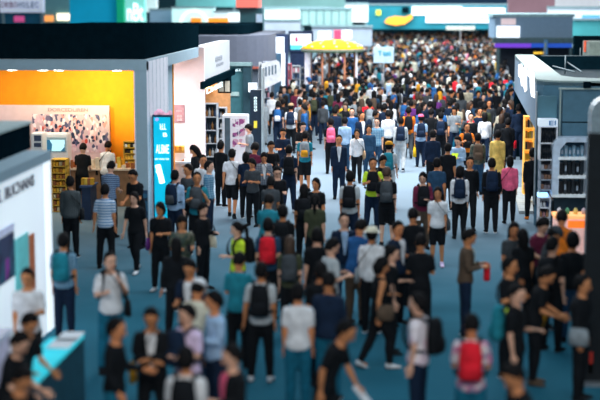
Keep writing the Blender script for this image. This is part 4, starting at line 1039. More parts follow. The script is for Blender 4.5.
FAR = [  # px0, px1, ytop, ybot, Y, colour, emit, label
    (0, 42, -20, 12.5, 128, (.50, .55, .68), .25, 'pale lilac banner with coloured letters at the top left'),
    (42, 70, -20, 23, 132, (.10, .24, .27), 0, 'grey teal booth wall right of the lilac banner'),
    (-5, 42, 12.5, 30, 129, (.01, .10, .17), 0, 'dark teal booth front under the lilac banner'),
    (70, 117, -20, 30, 122, (.0, .25, .42), .15, 'flat bright blue booth wall'),
    (117, 123, -20, 30, 121, (.0, .28, .14), .15, 'narrow green banner beside the bright blue booth'),
    (123, 144, -20, 30, 124, (.20, .55, .48), .2, 'mint green banner with white rounded letters'),
    (143, 156, -20, 12, 126, (.55, .62, .62), .1, 'pale booth wall right of the mint banner'),
    (172, 214, 8, 30, 118, (.45, .70, .66), .25, 'pale mint booth with a white arch'),
    (150, 172, 10, 30, 120, (.20, .32, .42), 0, 'dim blue booth left of the mint arch'),
    (214, 242, 12, 30, 116, (.55, .66, .75), .15, 'pale blue booth right of the mint arch'),
    (176, 236, -20, 7, 135, (.10, .30, .30), 0, 'dark green wall strip above the mint arch'),
    (258, 345, -8, 8, 142, (.16, .30, .29), 0, 'long grey green back wall of the hall booths'),
    (262, 330, 8, 20, 134, (.52, .66, .62), .05, 'pale green booth roof beyond the canopy'),
    (262, 300, 21, 34, 112, (.40, .46, .54), .05, 'pale lilac booth wall behind the white screen'),
    (300, 352, 9, 25, 126, (.24, .38, .36), 0, 'grey green glazed booth front'),
    (312, 372, 27, 46, 106, (.26, .31, .38), .0, 'pale booth wall behind the yellow canopy'),
    (345, 368, 4, 22, 130, (.55, .52, .50), .1, 'cream booth wall beside the teal hall'),
    (366, 508, 5, 29, 138, (.01, .15, .20), 0, 'wide dark teal booth front beyond the crowd'),
    (508, 560, -15, 13, 118, (.22, .12, .14), 0, 'dim maroon booth above the blue grey booth'),
    (556, 612, -15, 8, 112, (.40, .40, .42), .05, 'pale grey booth at the top right'),
    (548, 612, 8, 24, 106, (.55, .62, .68), .1, 'white and blue booth at the top right'),
    (570, 612, 20, 40, 100, (.05, .28, .30), 0, 'teal booth roof at the right'),
]
NOGO = []
for i, (p0, p1, y0, y1, Y, c_, e_, lab) in enumerate(FAR):
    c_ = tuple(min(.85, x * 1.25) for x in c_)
    a = atY(p0, y1, Y); b = atY(p1, y0, Y)
    NOGO.append((a.x - .6, b.x + .6, Y - 1, Y + 2)); t = thing('far_booth', lab, 'booth', ((a.x + b.x) / 2, Y, 0), None)
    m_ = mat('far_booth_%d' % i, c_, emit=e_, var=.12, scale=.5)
    boxed('wall', t, m_, a.x, b.x, Y, Y + .8, max(0, a.z), b.z); boxed('cornice', t, mat('far_cornice', (.2, .3, .33)), a.x - .05, b.x + .05, Y - .15, Y + .9, b.z - .02, b.z + .12)
    if a.z > .3:
        for x in (a.x + .1, b.x - .3): boxed('post', t, mat('far_cornice', (.2, .3, .33)), x, x + .2, Y + .2, Y + .4, 0, a.z)
    if i == 0:
        for k, ch in enumerate('ORBOHOLEC'):
            fronttext('letter', ch, 1 + k * 4.3, 4.2 + k * 4.3, 2.2, 8, Y, mat('ink_plum', (.18, .03, .16)) if k in (0, 1, 2, 3) else mat('ink_blue2', (.03, .14, .32)), t, dy=.05)
    if i == 2: fbox('pink_sign', t, glow('pk', (.6, .08, .25), .4), 14, 24, 16, 22, Y - .2, .1)
    if i == 1: fbox('lit_window', t, glow('lw', (1, .85, .6), 1.3), 57, 69, 13.5, 20.5, Y - .3, .2); fbox('lit_window', t, glow('lo', (.8, .3, .08), .8), 41, 53, 15.5, 21.5, Y - .3, .2)
    if i == 5: fronttext('letters', 'nBt', 127, 143, 4, 22, Y, glow('ltr_white', (.9, 1, 1), .7), t, dy=.06)
    if i == 7:
        bm = B(); cc = atY(194, 24, Y)
        for k in range(12):
            a0, a1 = math.pi * k / 12, math.pi * (k + 1) / 12
            p = [(cc.x + r2 * math.cos(q2), cc.z + r2 * math.sin(q2)) for r2, q2 in ((1.25, a0), (1.25, a1), (.95, a1), (.95, a0))]
            va = [bm.verts.new((x, Y - .15, z)) for x, z in p]; bm.faces.new(va); vb = [bm.verts.new((x, Y - .02, z)) for x, z in p]; bm.faces.new(vb[::-1])
            for j in range(4): bm.faces.new((va[j], vb[j], vb[(j + 1) % 4], va[(j + 1) % 4]))
        loc_obj('arch', bm, glow('arch_white', (.8, 1, .9), .4), t)
        fbox('orange_box', t, glow('ob', (.85, .25, .02), .4), 191, 201, 18, 24, Y - .3, .2)
    if i == 9: fbox('orange_box', t, glow('ob', (.85, .25, .02), .4), 208, 228, 18, 24, 113, .4); fbox('lit_strip', t, LIGHTWHITE, 228, 240, 13, 21, Y - .2, .1)
    if i == 17:
        fbox('white_screen', t, glow('white_screen', (.85, .92, 1), .7), 412, 462, 6.5, 15, Y - .2, .2); fbox('white_screen', t, glow('white_screen', (.85, .92, 1), .7), 426, 505, 8, 22.5, Y - .3, .2)
        fbox('cyan_sign', t, glow('cy', (.3, .7, .8), .5), 478, 489, 17, 20, Y - .4, .1); fbox('yellow_dot', t, glow('yd', (.6, .75, .05), .5), 376, 381, 10, 15, Y - .3, .1)
        pts = [(384, 22), (388, 17.5), (396, 16), (405, 17), (413, 14), (412, 19), (405, 24), (396, 25.5), (388, 24)]
        bm = B(); pp = [atY(x, y, Y - .6) for x, y in pts]; va = [bm.verts.new((p.x, Y - .6, p.z)) for p in pp]; vb = [bm.verts.new((p.x, Y - .35, p.z)) for p in pp]
        bm.faces.new(va); bm.faces.new(vb[::-1])
        for j in range(len(pts)): bm.faces.new((va[j], vb[j], vb[(j + 1) % len(pts)], va[(j + 1) % len(pts)]))
        loc_obj('orange_leaf', bm, glow('leaf_orange', (.80, .32, .03), .45), t)
        fbox('dark_disc', t, DARK, 402, 409, 7, 13, Y - .4, .1)
    if i == 14:
        for k in range(7): fbox('mullion', t, mat('mull', (.12, .22, .24)), 301 + k * 7.5, 302 + k * 7.5, 10, 25, Y - .1, .1)
    if i == 20: fbox('blue_sign', t, glow('bs', (.10, .35, .65), .3), 582, 600, 15, 20, Y - .2, .1)
bp = atY(345, 2, 150)
bm = B(); box(bm, bp.x, 40, 150, 151, bp.z - .35, 9); tag(obj('hanging_banner', bm, mat('navy_banner', (.01, .04, .09))), 'long dark navy banner hanging across the far hall', 'banner')
for k, (p0, p1, y0, y1, Y, c_, lab) in enumerate(((318, 331, 31, 40, 100, (.75, .76, .85), 'white'), (334, 341, 30, 40, 100, (.6, .05, .12), 'red'), (342, 352, 30, 39, 100, (.75, .76, .9), 'lilac'), (446, 475, 26, 30, 120, (.7, .7, .62), 'cream'))):
    a = atY(p0, y1, Y); b = atY(p1, y0, Y); bm = B(); box(bm, a.x, b.x, Y, Y + .1, a.z, b.z)
    t = thing('hanging_sign', '%s sign standing above the heads beyond the crowd' % lab, 'sign', (0, Y, 0), 'far signs above the heads')
    loc_obj('board', bm, mat('hs%d' % k, c_, emit=.15), t); boxed('post', t, METAL, (a.x + b.x) / 2 - .04, (a.x + b.x) / 2 + .04, Y + .02, Y + .08, 0, a.z)
# ================================================================== visitors one can make out
T, S_, K_ = 'black trousers', 'black shorts', 'black skirt'
# lower left
person(27, 268, 15, 'onearm', 'white short', T, 'short', 'man in white tee beside the poster on the sign wall', skin=1)
person(29, 312, 60, 'browse', 'black short', 'darkgrey trousers', 'short', 'visitor in black bending over the lilac plinth, behind the grey strapped one', skin=1)
person(19, 331, 80, 'browse', 'black short', 'darkgrey trousers', 'short', 'man in black with grey strap browsing the plinth', bag='lightgrey 1')
person(22, 366, 60, 'browse', 'black short', T, 'short', 'man in black tee at the bottom left corner', skin=1)
person(63, 233, 180, 'stand', 'blueplaid short', 'navy trousers', 'short', 'man in blue plaid shirt behind the cyan counter', pack='teal')
person(110, 252, 20, 'strap', 'white short', 'jeans trousers', 'short', 'person in white tee and teal jeans facing us', pack='black', bag='black 1')
person(116, 318, 85, 'talk', 'black long', 'jeans trousers', 'short', 'man in black sweater and bright teal jeans', skin=0)
person(151, 307, 5, 'crossed', 'black jacket', T, 'short', 'person in open black jacket over white shirt, arms crossed', shirt='white', bag='mustard -1')
person(187, 304, -35, 'onearm', 'lavender short', T, 'short', 'man in lavender tee and dark blue waistcoat pack', pack='navy', front=True)
person(214, 291, -60, 'onearm', 'lightblue long', 'navy trousers', 'short', 'man in light blue shirt looking at papers', hold='paper white 1')
person(186, 347, 180, 'stand', 'white short', T, 'short', 'man in white tee with black straps at the bottom edge', pack='black')
person(232, 344, -55, 'onearm', 'black jacket', T, 'short', 'man in black jacket with pale pink collar', shirt='pink')
person(198, 279, 160, 'browse', 'cream short', 'denim trousers', 'short', 'person in cream tee behind the lavender tee man', cap='cap white')
# middle left
person(160, 202, -5, 'onearm', 'black short', 'black trousers', 'bob', 'woman in black carrying a violet printed bag', bag='purple -1', shoes='white')
person(134, 192, -15, 'walk', 'black short', 'black trousers', 'bob', 'woman in long black dress walking with white shoes', shoes='white')
person(105, 184, 178, 'wide', 'stripes short', T, 'short', 'man in blue and white striped tee')
person(70, 176, 182, 'stand', 'pinstripe jacket', T, 'short', 'man in dark pinstriped jacket beside the sign wall', bag='black -1')
person(83, 143, 178, 'browse', 'black short', T, 'short', 'man in black tee before the mural board')
person(108, 141, 170, 'browse', 'white short', T, 'short', 'man in white tee with black strap before the mural board', bag='black 1')
person(118, 134, -70, 'browse', 'yellow long', 'brown trousers', 'short', 'person in yellow sweater bending at the orange wall')
person(111, 161, 170, 'browse', 'bluestripe short', T, 'short', 'man in fine blue striped tee browsing the table')
person(133, 169, -25, 'browse', 'black short', T, 'short', 'staff person in black tee beside the grey post')
person(194, 145, -80, 'phone', 'black long', T, 'long', 'woman with long black hair at the sales counter')
person(175, 170, 165, 'stand', 'lightblue long', 'navy trousers', 'short', 'man in pale blue shirt beside the blue light box', pack='navy', pocket='darkgrey')
person(188, 164, -30, 'onearm', 'darkgrey short', T, 'short', 'dark haired person in grey between two backpackers near the light box')
person(197, 172, 0, 'strap', 'teal short', T, 'short', 'man in dark teal tee facing us near the light box', pack='darkgrey', front=True)
person(209, 161, 80, 'stand', 'blueplaid long', 'navy trousers', 'short', 'man in blue plaid shirt turned to the right of the light box')
person(203, 155, 20, 'stand', 'white short', T, 'short', 'man with ruddy face behind the blue plaid shirt')
person(182, 215, 20, 'phone', 'camo short', T, 'bob', 'woman in camouflage top looking at her phone', hold='phone black 1')
person(203, 203, 60, 'onearm', 'black long', T, 'bob', 'tall woman in black carrying a cream bag', bag='cream 1')
person(176, 238, 190, 'wide', 'black jacket', T, 'long', 'person in bulky black coat seen from behind')
person(190, 259, -15, 'phone', 'navy short', T, 'short', 'man with ruddy face in navy tee, head bowed', shirt='white')
person(237, 222, -60, 'onearm', 'lime short', T, 'ponytail', 'woman in lime yellow tee with ponytail', pack='black')
person(232, 149, 178, 'walk', 'white short', S_, 'short', 'man in white tee and black shorts walking away', bag='brown -1', shoes='black')
person(246, 152, 172, 'stand', 'navy short', T, 'bob', 'woman in navy top beside the white tee walker', bag='black 1')
person(277, 166, 20, 'phone', 'black short', T, 'short', 'dark clad visitor crouching over a bag by the tall navy man')
person(252, 158, -20, 'phone', 'darkgrey short', T, 'bob', 'dark haired visitor in front of the navy topped woman')
person(221, 141, 150, 'stand', 'black long', T, 'short', 'visitor in black beside the dark shelves')
person(249, 124, -90, 'onearm', 'grey short', T, 'short', 'man in grey green tee and dark cap at the showcase', cap='cap black')
person(264, 152, 10, 'phone', 'plaid long', T, 'bob', 'person in open plaid shirt looking down', shirt='white', bag='black 1')
person(271, 141, 20, 'phone', 'black jacket', T, 'short', 'man in black jacket reading his phone', hold='phone black 1')
person(289, 145, 182, 'wide', 'navy short', 'navy trousers', 'short', 'tall man in navy tee standing with feet apart', pack='black', shoes='white')
person(271, 176, 175, 'browse', 'darkgrey short', T, 'bob', 'person crouched in dark grey by the tall navy man')
person(269, 194, 172, 'browse', 'teal short', T, 'short', 'man in bright teal tee bending forward', H=1.72)
person(268, 218, 182, 'stand', 'denim short', T, 'short', 'man in denim blue tee with red bag', pack='red')
person(239, 252, 165, 'phone', 'teal short', T, 'short', 'man in teal tee and yellow collar')
person(261, 262, 180, 'wide', 'lightgrey short', T, 'short', 'man in pale grey tee seen from behind', pack='black', shoes='white')
person(290, 236, 180, 'stand', 'olive short', T, 'long', 'woman in dark olive top with long brown hair', hairc='brown', pack='darkgrey')
person(298, 283, 182, 'stand', 'white short', 'jeans trousers', 'short', 'man in white tee and teal jeans seen from behind')
person(329, 272, 170, 'phone', 'navy jacket', 'jeans trousers', 'short', 'man in navy jacket with white collar seen from behind')
person(346, 320, 75, 'reach', 'black short', T, 'short', 'man in black tee stretching one arm down', skin=1, hold='paper white 1')
person(316, 178, -20, 'stand', 'black short', T, 'bob', 'woman in black beside the dark olive clad one')
person(304, 184, 182, 'stand', 'black short', T, 'long', 'woman in black tee seen from behind, beside the tall navy man', pack='black')
person(315, 194, 180, 'stand', 'olive short', T, 'ponytail', 'woman in dark olive with ponytail')
# centre
person(305, 131, 180, 'stand', 'teal short', S_, 'short', 'man in shorts with grey and yellow bag', pack='grey', pocket='mustard')
person(314, 92, 180, 'stand', 'black long', 'navy trousers', 'short', 'man in black on the open floor left of the crowd', pack='olive')
person(331, 118, 182, 'stand', 'black short', T, 'short', 'man in black with vivid pink bag', pack='pink')
person(339, 135, 5, 'stand', 'navy jacket', 'navy trousers', 'short', 'man in navy suit and white shirt', shirt='white')
person(357, 129, 0, 'walk', 'white long', T, 'bob', 'woman in loose white blouse and black trousers', bag='tan 1')
person(345, 117, 170, 'stand', 'lightblue long', 'denim trousers', 'short', 'person in light denim jacket behind the suit man')
person(362, 112, 25, 'stand', 'navy jacket', T, 'short', 'man in navy blazer over white shirt, centre of the hall', shirt='white')
person(369, 125, 0, 'stand', 'denim long', 'denim trousers', 'bob', 'woman in denim dress right of the white blouse')
person(377, 118, -10, 'stand', 'blueplaid short', 'denim trousers', 'short', 'man in blue checked tee behind the denim dress')
person(391, 101, 180, 'stand', 'white long', T, 'long', 'woman in white top with long dark hair')
person(401, 117, 178, 'walk', 'lightgrey long', 'lightgrey trousers', 'short', 'man in pale grey sweater and grey trousers', pack='navy')
person(389, 141, 175, 'walk', 'lightgrey short', 'lightgrey trousers', 'short', 'visitor in pale grey with mustard cap', cap='cap mustard', pack='teal')
person(373, 158, 0, 'strap', 'lime short', 'navy trousers', 'short', 'person in lime and white tee holding a camera', pack='black', front=True, hold='camera black 1', shoes='white')
person(383, 155, 20, 'phone', 'black short', T, 'bob', 'dark haired person right of the lime tee camera holder')
person(387, 167, 178, 'onearm', 'black short', S_, 'short', 'man in black tee and black shorts seen from behind', pack='darkgrey', hairc='brown')
person(350, 171, 178, 'stand', 'lightgrey short', 'navy trousers', 'short', 'man in pale grey tee on the open floor', pack='black')
person(421, 114, 182, 'stand', 'lightblue short', 'navy trousers', 'short', 'man in pale blue tee with pink cap', pack='navy', cap='cap pink', hold='tote yellow 1')
person(441, 112, 178, 'stand', 'black short', T, 'short', 'man in black left of the khaki tee', pack='navy')
person(457, 103, 180, 'stand', 'khaki short', 'jeans trousers', 'short', 'man in khaki tee and jeans')
person(450, 100, 178, 'stand', 'navy short', T, 'short', 'man in navy tee left behind the khaki tee man')
person(471, 113, 0, 'stand', 'black long', T, 'short', 'man in black facing us over the orange shirt')
person(480, 108, 10, 'stand', 'navy long', T, 'short', 'man in navy shirt right of the orange shirt')
person(467, 123, 5, 'strap', 'orange short', T, 'short', 'person in orange waistcoat facing us', pack='black', front=True)
person(458, 136, -30, 'phone', 'lightblue long', T, 'short', 'person in pale blue shirt leaning over a display', hold='paper lime 1')
person(478, 133, 180, 'stand', 'camo long', 'denim trousers', 'short', 'man in camouflage shirt with brown bag', pack='brown')
person(498, 130, 165, 'stand', 'custard long', 'custard skirt', 'short', 'woman in long pale yellow dress')
person(423, 172, 5, 'onearm', 'maroon long', 'brown trousers', 'bob', 'woman in maroon jacket holding leaflets', hold='paper white -1', pack='black', front=True)
person(437, 158, 178, 'stand', 'denim short', T, 'short', 'man in dark blue tee behind the maroon jacket')
person(438, 187, -3, 'stand', 'white short', S_, 'bob', 'person in white tee and black shorts walking towards us', bag='darkgrey 1', shoes='lavender')
person(460, 166, 178, 'stand', 'white long', T, 'bob', 'woman in white top seen from behind', pack='navy')
person(470, 157, 0, 'walk', 'black long', T, 'short', 'man in black facing us behind the white topped woman')
person(492, 158, 180, 'stand', 'black long', T, 'short', 'man in black standing next to the pink top', pack='navy')
person(510, 156, 182, 'stand', 'pink long', T, 'bob', 'woman in vivid pink top at the platform', bag='black 1')
person(519, 104, 178, 'stand', 'navy long', 'navy trousers', 'short', 'tall dark visitor left of the golden shelf', bag='yellow -1', H=1.85)
person(508, 118, 170, 'stand', 'black long', T, 'short', 'visitor in black with bright red bag near the golden shelf', bag='red -1')
person(533, 148, 178, 'stand', 'black long', T, 'short', 'visitor in black with yellow bag on the platform', bag='yellow -1', shoes='orange', zf=.08)
person(413, 208, 180, 'phone', 'black short', T, 'short', 'man in black tee behind the white tee walker')
person(469, 229, 90, 'phone', 'brown long', 'navy trousers', 'short', 'man in brown sweater with cream collar alone on the floor', shirt='cream', hold='tote red 1')
person(344, 213, 10, 'stand', 'navy jacket', 'denim trousers', 'short', 'middle aged man in navy blazer over light blue shirt', shirt='lightblue')
person(361, 219, 150, 'browse', 'blue short', 'brown trousers', 'short', 'man in bright blue tee beside the white hat')
person(372, 226, 172, 'stand', 'white long', T, 'short', 'man in white shirt and cream sun hat', cap='sunhat cream', bag='grey 1')
person(332, 238, 120, 'phone', 'lightgrey short', 'brown trousers', 'short', 'man in pale grey tee looking down at his hands')
person(321, 262, 185, 'stand', 'black short', T, 'short', 'visitor in black between the white tee and navy jacket', pack='black')
person(382, 257, 110, 'walkbag', 'black tank', T, 'bob', 'woman in black sleeveless top walking', bag='brown -1', shoes='white')
person(392, 246, 100, 'onearm', 'black short', T, 'bun', 'dark haired visitor behind the sleeveless woman')
person(398, 221, 50, 'onearm', 'navy short', T, 'short', 'man in navy polo with pale collar', shirt='white')
person(421, 234, 175, 'phone', 'black short', T, 'short', 'man in black polo right of the navy polo')
person(418, 293, -110, 'stand', 'pinkish short', 'navy trousers', 'short', 'man in pale pink and white tee', pack='black')
person(472, 314, 175, 'phone', 'floral short', 'jeans trousers', 'short', 'woman in floral tee and teal jeans', pack='red')
# lower right
person(510, 257, 60, 'strap', 'black short', T, 'short', 'man in black with bright lime side panel', bag='lime -1')
person(517, 284, 70, 'onearm', 'black short', T, 'short', 'man in black tee below the lime panel man', pack='teal')
person(514, 222, 20, 'onearm', 'darkgrey short', T, 'long', 'woman with long dark hair near the snack counter', bag='yellow 1')
person(523, 229, 200, 'stand', 'black short', T, 'long', 'woman in black with yellow streak beside the long haired woman')
person(543, 218, 40, 'browse', 'maroon short', T, 'curly', 'visitor in maroon at the orange counter')
person(562, 211, 170, 'browse', 'orange short', T, 'curly', 'visitor in orange tee directly behind the orange counter crowd')
person(555, 226, 90, 'browse', 'darkgrey short', T, 'short', 'man in dark grey cap at the orange counter', cap='cap darkgrey')
person(553, 237, 150, 'onearm', 'black short', T, 'short', 'man in black with pale neck tag', pack='black')
person(573, 233, 178, 'stand', 'black short', 'denim trousers', 'curly', 'man in black tee with white collar')
person(547, 266, 80, 'browse', 'black short', T, 'short', 'man in black leaning right, with mustard bag', bag='mustard 1', shoes='brown')
person(583, 275, 70, 'stand', 'black jacket', T, 'short', 'man in black jacket beside the black banner', skin=1, bag='grey -1')
person(514, 363, -70, 'browse', 'black short', T, 'short', 'man in black tee leaning at the bottom right', hold='paper white 1', skin=1)
person(283, 205, 175, 'stand', 'black short', T, 'short', 'visitor in black between the teal tee and the ponytail', pack='black')
person(317, 228, 185, 'stand', 'black short', T, 'short', 'visitor in black behind the pale grey tee')
# band left of the dense crowd
person(263, 98, 178, 'stand', 'grey long', 'grey trousers', 'short', 'slim person in grey beside the black sign pillar')
person(272, 92, 170, 'stand', 'white short', T, 'short', 'man in white tee beside the black sign pillar')
person(278, 101, 180, 'stand', 'navy short', 'navy trousers', 'short', 'man in navy shirt near the black sign pillar', pack='blue', pocket='white')
person(291, 103, 178, 'stand', 'white short', T, 'short', 'man in white tee and tan cap', pack='navy', cap='cap tan')
person(283, 128, 5, 'phone', 'navy short', T, 'short', 'man with ruddy face in navy tee behind the tall navy man')
person(303, 122, 20, 'phone', 'black short', T, 'short', 'person in black behind the shorts wearer')
person(300, 99, 180, 'stand', 'lightgrey short', T, 'short', 'person in pale grey right of the tan cap', pack='grey')
person(296, 88, 10, 'stand', 'maroon short', T, 'short', 'person in maroon tee beyond the tan cap')
person(304, 84, 180, 'stand', 'black long', T, 'short', 'visitor in black beyond the olive bag')
person(255, 143, 165, 'browse', 'maroon short', T, 'curly', 'curly haired person in maroon at the showcase')
person(335, 107, 178, 'stand', 'navy long', T, 'short', 'visitor in navy beyond the vivid pink bag')
person(352, 108, 0, 'stand', 'blue short', T, 'short', 'visitor in blue tee left of the navy blazer')
person(345, 100, 182, 'stand', 'yellow short', T, 'short', 'visitor in yellow tee beyond the blue tee')
person(370, 101, 180, 'stand', 'darkgrey jacket', T, 'short', 'visitor in dark grey coat left of the white topped woman', pack='grey')
person(379, 103, 176, 'stand', 'grey long', T, 'short', 'visitor in mid grey left of the white topped woman', pack='lightgrey')
person(411, 100, 180, 'stand', 'purple long', T, 'short', 'visitor in dark purple jacket right of the white top')
person(405, 97, 170, 'stand', 'grey short', T, 'short', 'visitor in grey tee left of the purple jacket', pack='blue')
person(430, 101, 182, 'stand', 'navy short', T, 'short', 'visitor in navy between the pink cap and the khaki tee', pack='navy')
person(489, 100, 10, 'stand', 'darkgrey long', T, 'short', 'visitor in dark grey near the golden shelf', bag='black 1')
person(448, 143, 178, 'stand', 'black short', T, 'short', 'visitor in black left of the pale blue shirt')
person(433, 130, 178, 'stand', 'navy long', T, 'short', 'visitor in navy right of the pink cap')

# ================================================================== the dense crowd
def far_mesh(k):
    """small figures: one mesh each, with face, hair, shirt, trousers, shoes and (some) a bag on the back"""
    def f():
        pose = ['stand', 'phone', 'walk', 'onearm'][k % 4]; P = POSES[pose]; J = limbs(P); bm = bmesh.new()
        def part(mi, fn):
            t = bmesh.new(); fn(t)
            for fc in t.faces: fc.material_index = mi; fc.smooth = True
            merge(bm, t, None)
        M = head_matrix(P)
        part(0, lambda t: merge(t, (lambda h: (tube(h, [(0, o, z) for z, a, b, o in HEADR[::2] + [HEADR[-1]]], [(a, b) for z, a, b, o in HEADR[::2] + [HEADR[-1]]], 8), h)[1])(bmesh.new()), 0, M))
        part(0, lambda t: tube(t, [(0, 0, 1.40), M.translation - Vector((0, 0, .06))], .05, 6))
        for s in (1, -1):
            part(2, lambda t: leg_t(t, J, s, .014, 2.0, 7)); part(1, lambda t: arm_t(t, J, s, .018, 0, 1.2 if k % 2 else 1.93, 6))
            part(0, lambda t: tube(t, [lerp(J['arm', s][1], J['arm', s][2], .1), J['arm', s][2], J['arm', s][2] + J['arm', s][4] * .15], [.036, .028, .03], 6))
            an = J['leg', s][2]; part(4, lambda t: tube(t, [an + Vector((0, .07, -.04)), an + Vector((0, 0, -.035)), an + Vector((0, -.17, -.05))], [.035, .045, .025], 6))
        part(1, lambda t: torso(t, P, .016, .85, 1.435, 10, .03)); part(2, lambda t: torso(t, P, .01, .80, 1.0, 10))
        def hr(t):
            h = bmesh.new(); bmesh.ops.create_uvsphere(h, u_segments=12, v_segments=9, radius=1)
            for v in h.verts:
                d = v.co.copy(); fr = (1 - d.y) / 2
                th = lin(fr, [(0, -.7 if k < 6 else -1.1), (.5, -.2 if k < 6 else -.9), (.7, .12), (1, .38)]); kk = 1.1 if d.z >= th else .7
                v.co = Vector((d.x * .085 * kk, d.y * .105 * kk + .006, (d.z * .125 * kk if not (k >= 6 and d.z < 0 and d.z >= th) else d.z * .27) + .008))
            merge(t, h, 0, M)
        part(3, hr)
        for v in bm.verts: v.co.z += J['dz']
        return to_mesh('person', bm, [SKINS[0], cloth('black'), cloth('black'), HAIRM, cloth('black')])
    return cached(('far', k), f)
pal = ['black'] * 44 + ['navy'] * 30 + ['darkgrey'] * 16 + ['white'] * 27 + ['grey'] * 9 + ['lightgrey'] * 7 + ['denim'] * 10 + ['blue'] * 1 + ['lightblue'] * 4 + ['teal'] * 2 + ['olive'] * 4 + ['maroon'] * 3 + ['orange'] * 2 + ['mustard'] * 2 + ['red'] * 1 + ['pink'] * 1 + ['yellow'] * 1 + ['khaki'] * 5 + ['brown'] * 5 + ['green'] * 2 + ['cream'] * 5 + ['purple'] * 1
bpal = ['black'] * 10 + ['navy'] * 6 + ['darkgrey'] * 4 + ['denim'] * 4 + ['grey'] * 2 + ['khaki']
rc = random.Random(21)
XLIM = [(28, 362, 505), (40, 345, 498), (50, 318, 496), (60, 306, 505), (72, 296, 512), (84, 280, 512), (96, 268, 512), (101, 258, 512), (108, 312, 512), (114, 400, 500)]
def lims(y):
    return lin(y, [(a, b) for a, b, c in XLIM]), lin(y, [(a, c) for a, b, c in XLIM])
cells = {}
def near(x, y, r):
    cx, cy = int(x // 1), int(y // 1)
    for i in range(cx - 2, cx + 3):
        for j in range(cy - 2, cy + 3):
            for (a, b) in cells.get((i, j), ()):
                if (a - x) ** 2 + (b - y) ** 2 < r * r: return True
    return False
def put(x, y): cells.setdefault((int(x // 1), int(y // 1)), []).append((x, y))
for p in EXPL: put(*p)
kc = G(331, 51, 2.9)
crowd = []
Ynear, Yfar = G(400, 113, 1.7).y, 168
tries = 0
while tries < 9000:
    tries += 1
    Y = rc.uniform(Ynear, Yfar); X = rc.uniform(-9, 13)
    d = Vector((X, Y, 1.7)) - CAM; c_ = MCAM.inverted() @ d; px = 300 + FPX * c_.x / -c_.z; py = 200 - FPX * c_.y / -c_.z
    lo, hi = lims(py)
    if not (lo <= px <= hi): continue
    if py > 100 and 318 < px < 332: continue
    if (X - c.x) ** 2 * 0 + (X - kc.x) ** 2 + (Y - (YK + rad)) ** 2 < (rad * 1.05) ** 2: continue
    if abs(Y - 70) < .5 and 372 < px < 396: continue
    r = .74 if Y < 80 else .82
    if any(a <= X <= b_ and y0 <= Y <= y1 for a, b_, y0, y1 in NOGO): continue
    if near(X, Y, r): continue
    put(X, Y); crowd.append((Y, X, px, py))
crowd.sort()
print('crowd', len(crowd), 'explicit', NPEOPLE[0])
NIND = 300 - NPEOPLE[0]
inds = []
def zone(px, py):
    col = 'under the yellow canopy' if px < 368 and py < 62 else None
    if py < 80 and px < 350: return 'around the yellow canopy'
    if py < 80 and px < 410: return 'by the notice board'
    if py < 80: return 'toward the violet strip'
    if px < 330: return 'by the slotted board'
    if px < 365: return 'behind the navy suit'
    if px < 400: return 'behind the denim dress'
    if px < 427: return 'behind the pink cap'
    if px < 455: return 'left of the khaki tee'
    if px < 485: return 'behind the orange waistcoat'
    return 'by the slanted wall'
for i, (Y, X, px, py) in enumerate(crowd):
    k = rc.choice((0, 0, 1, 2, 3, 0, 6, 7)); col = rc.choice(pal); bc = rc.choice(bpal); face = rc.choice((180, 180, 180, 175, 190, 160, 200, 170, 185, 0, 10, 90, -90)) + rc.uniform(-12, 12)
    sc = rc.uniform(.93, 1.04); pk = rc.random() < .38; pcol = rc.choice(['black', 'black', 'navy', 'navy', 'grey', 'darkgrey', 'teal', 'olive', 'blue', 'red', 'brown', 'khaki']); sk = SKINS[rc.randrange(3)]
    hcol = rc.choice([HAIRM] * 7 + [HAIRB] + [cloth(rc.choice(('white', 'cream', 'blue', 'black', 'mustard')))])
    inds.append((X, Y, px, py, k, col, bc, face, sc, pk, pcol, sk, hcol))
def nm_col(c): return cname(c)
def ranked(items, base_fn, lab_fn):
    """items sharing a base description get a place in their row, from the left"""
    g = {}
    for it in items: g.setdefault(base_fn(it), []).append(it)
    for b, l in g.items():
        l.sort(key=lambda it: it[0])
        for n_, it in enumerate(l): yield it, b, n_, len(l)
ORDW = ['leftmost', 'second from left', 'third from left', 'fourth from left', 'fifth from left', 'sixth from left', 'seventh from left', 'eighth from left', 'ninth from left', 'tenth from left', 'eleventh from left', 'twelfth from left', 'thirteenth from left', 'fourteenth from left', 'fifteenth from left']
def lab(base, n_, tot, plural):
    if tot == 1: return base
    if n_ == tot - 1: w_ = 'rightmost'
    else: w_ = ORDW[n_]
    return w_ + ' ' + plural
recs = []
for it in inds[:NIND]:
    X, Y, px, py, k, col, bc, face, sc, pk, pcol, sk, hcol = it
    o = bpy.data.objects.new('person', far_mesh(k)); C.objects.link(o)
    o.location = (X, Y, 0); o.rotation_euler = (0, 0, R(face)); o.scale = (sc, sc, sc)
    ms = [sk, cloth(col), cloth(bc), hcol, cloth('black')]
    for s_, m_ in zip(o.material_slots, ms): s_.link = 'OBJECT'; s_.material = m_
    recs.append((px, o, it))
def base_p(r):
    px, o, it = r; f = it[7] % 360; d = 'facing away' if 90 < f < 270 else 'facing us'
    return (nm_col(it[5]), d, zone(it[2], it[3]))
for r, b, n_, tot in ranked(recs, base_p, None):
    w_ = '' if tot == 1 else ('rightmost ' if n_ == tot - 1 else ORDW[n_] + ' ')
    tag(r[1], '%sperson in %s %s, crowd %s' % (w_, b[0], b[1], b[2]), 'person', 'visitors in the dense crowd')
packs = []
bd, pkm, stm = pack_meshes()
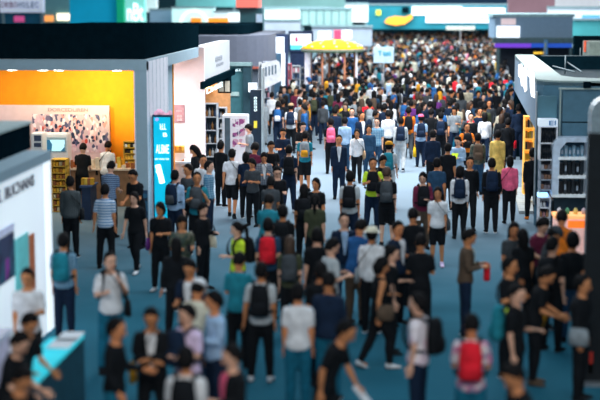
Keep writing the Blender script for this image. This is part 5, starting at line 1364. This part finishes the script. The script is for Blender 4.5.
for px, o, it in recs:
    if not it[9]: continue
    P = POSES[['stand', 'phone', 'walk', 'onearm'][it[4] % 4]]
    q = bpy.data.objects.new('backpack', bd); C.objects.link(q); scoped(q, cloth(it[10]))
    q.matrix_world = lean_matrix(P, Matrix.Translation(o.location) @ Matrix.Rotation(R(it[7]), 4, 'Z'), it[8]); packs.append((px, q, it))
for r, b, n_, tot in ranked(packs, lambda r: (nm_col(r[2][10]), zone(r[2][2], r[2][3])), None):
    w_ = '' if tot == 1 else ('rightmost ' if n_ == tot - 1 else ORDW[n_] + ' ')
    tag(r[1], '%s%s backpack in the crowd %s' % (w_, b[0], b[1]), 'backpack', 'backpacks in the dense crowd')
# the rest, past three hundred, as one mass
mats_ = []; midx = {}
def mi_of(m):
    if m.name not in midx: midx[m.name] = len(mats_); mats_.append(m)
    return midx[m.name]
V, F, MI = [], [], []
src = {}
for it in inds[NIND:]:
    X, Y, px, py, k, col, bc, face, sc, pk, pcol, sk, hcol = it
    def add(me, M, ms):
        key = me.name
        if key not in src: src[key] = ([v.co.copy() for v in me.vertices], [(tuple(p.vertices), p.material_index) for p in me.polygons])
        vv, ff = src[key]; n0 = len(V); V.extend(M @ v for v in vv)
        for p, mi in ff: F.append(tuple(a + n0 for a in p)); MI.append(mi_of(ms[mi]))
    M = Matrix.Translation((X, Y, 0)) @ Matrix.Rotation(R(face), 4, 'Z') @ Matrix.Scale(sc, 4)
    add(far_mesh(k), M, [sk, cloth(col), cloth(bc), hcol, cloth('black')])
    if pk: add(bd, M, [cloth(pcol)])
me = bpy.data.meshes.new('crowd'); me.from_pydata(V, [], F)
for m in mats_: me.materials.append(m)
for p, mi in zip(me.polygons, MI): p.material_index = mi; p.use_smooth = True
o = bpy.data.objects.new('crowd', me); C.objects.link(o)
tag(o, 'dense far crowd of visitors filling the back of the hall', 'crowd', kind='stuff')
import sys
_l = {}
for o in scene.objects:
    if o.get('label') and not o.parent:
        n_ = len(o['label'].split()); _l.setdefault(o['label'], []).append(o.name)
        if n_ > 16 or n_ < 4: print('LABEL LENGTH', n_, o['label'])
for k, v in _l.items():
    if len(v) > 1: print('LABEL TWICE', v, k)
bpy.context.view_layer.update()
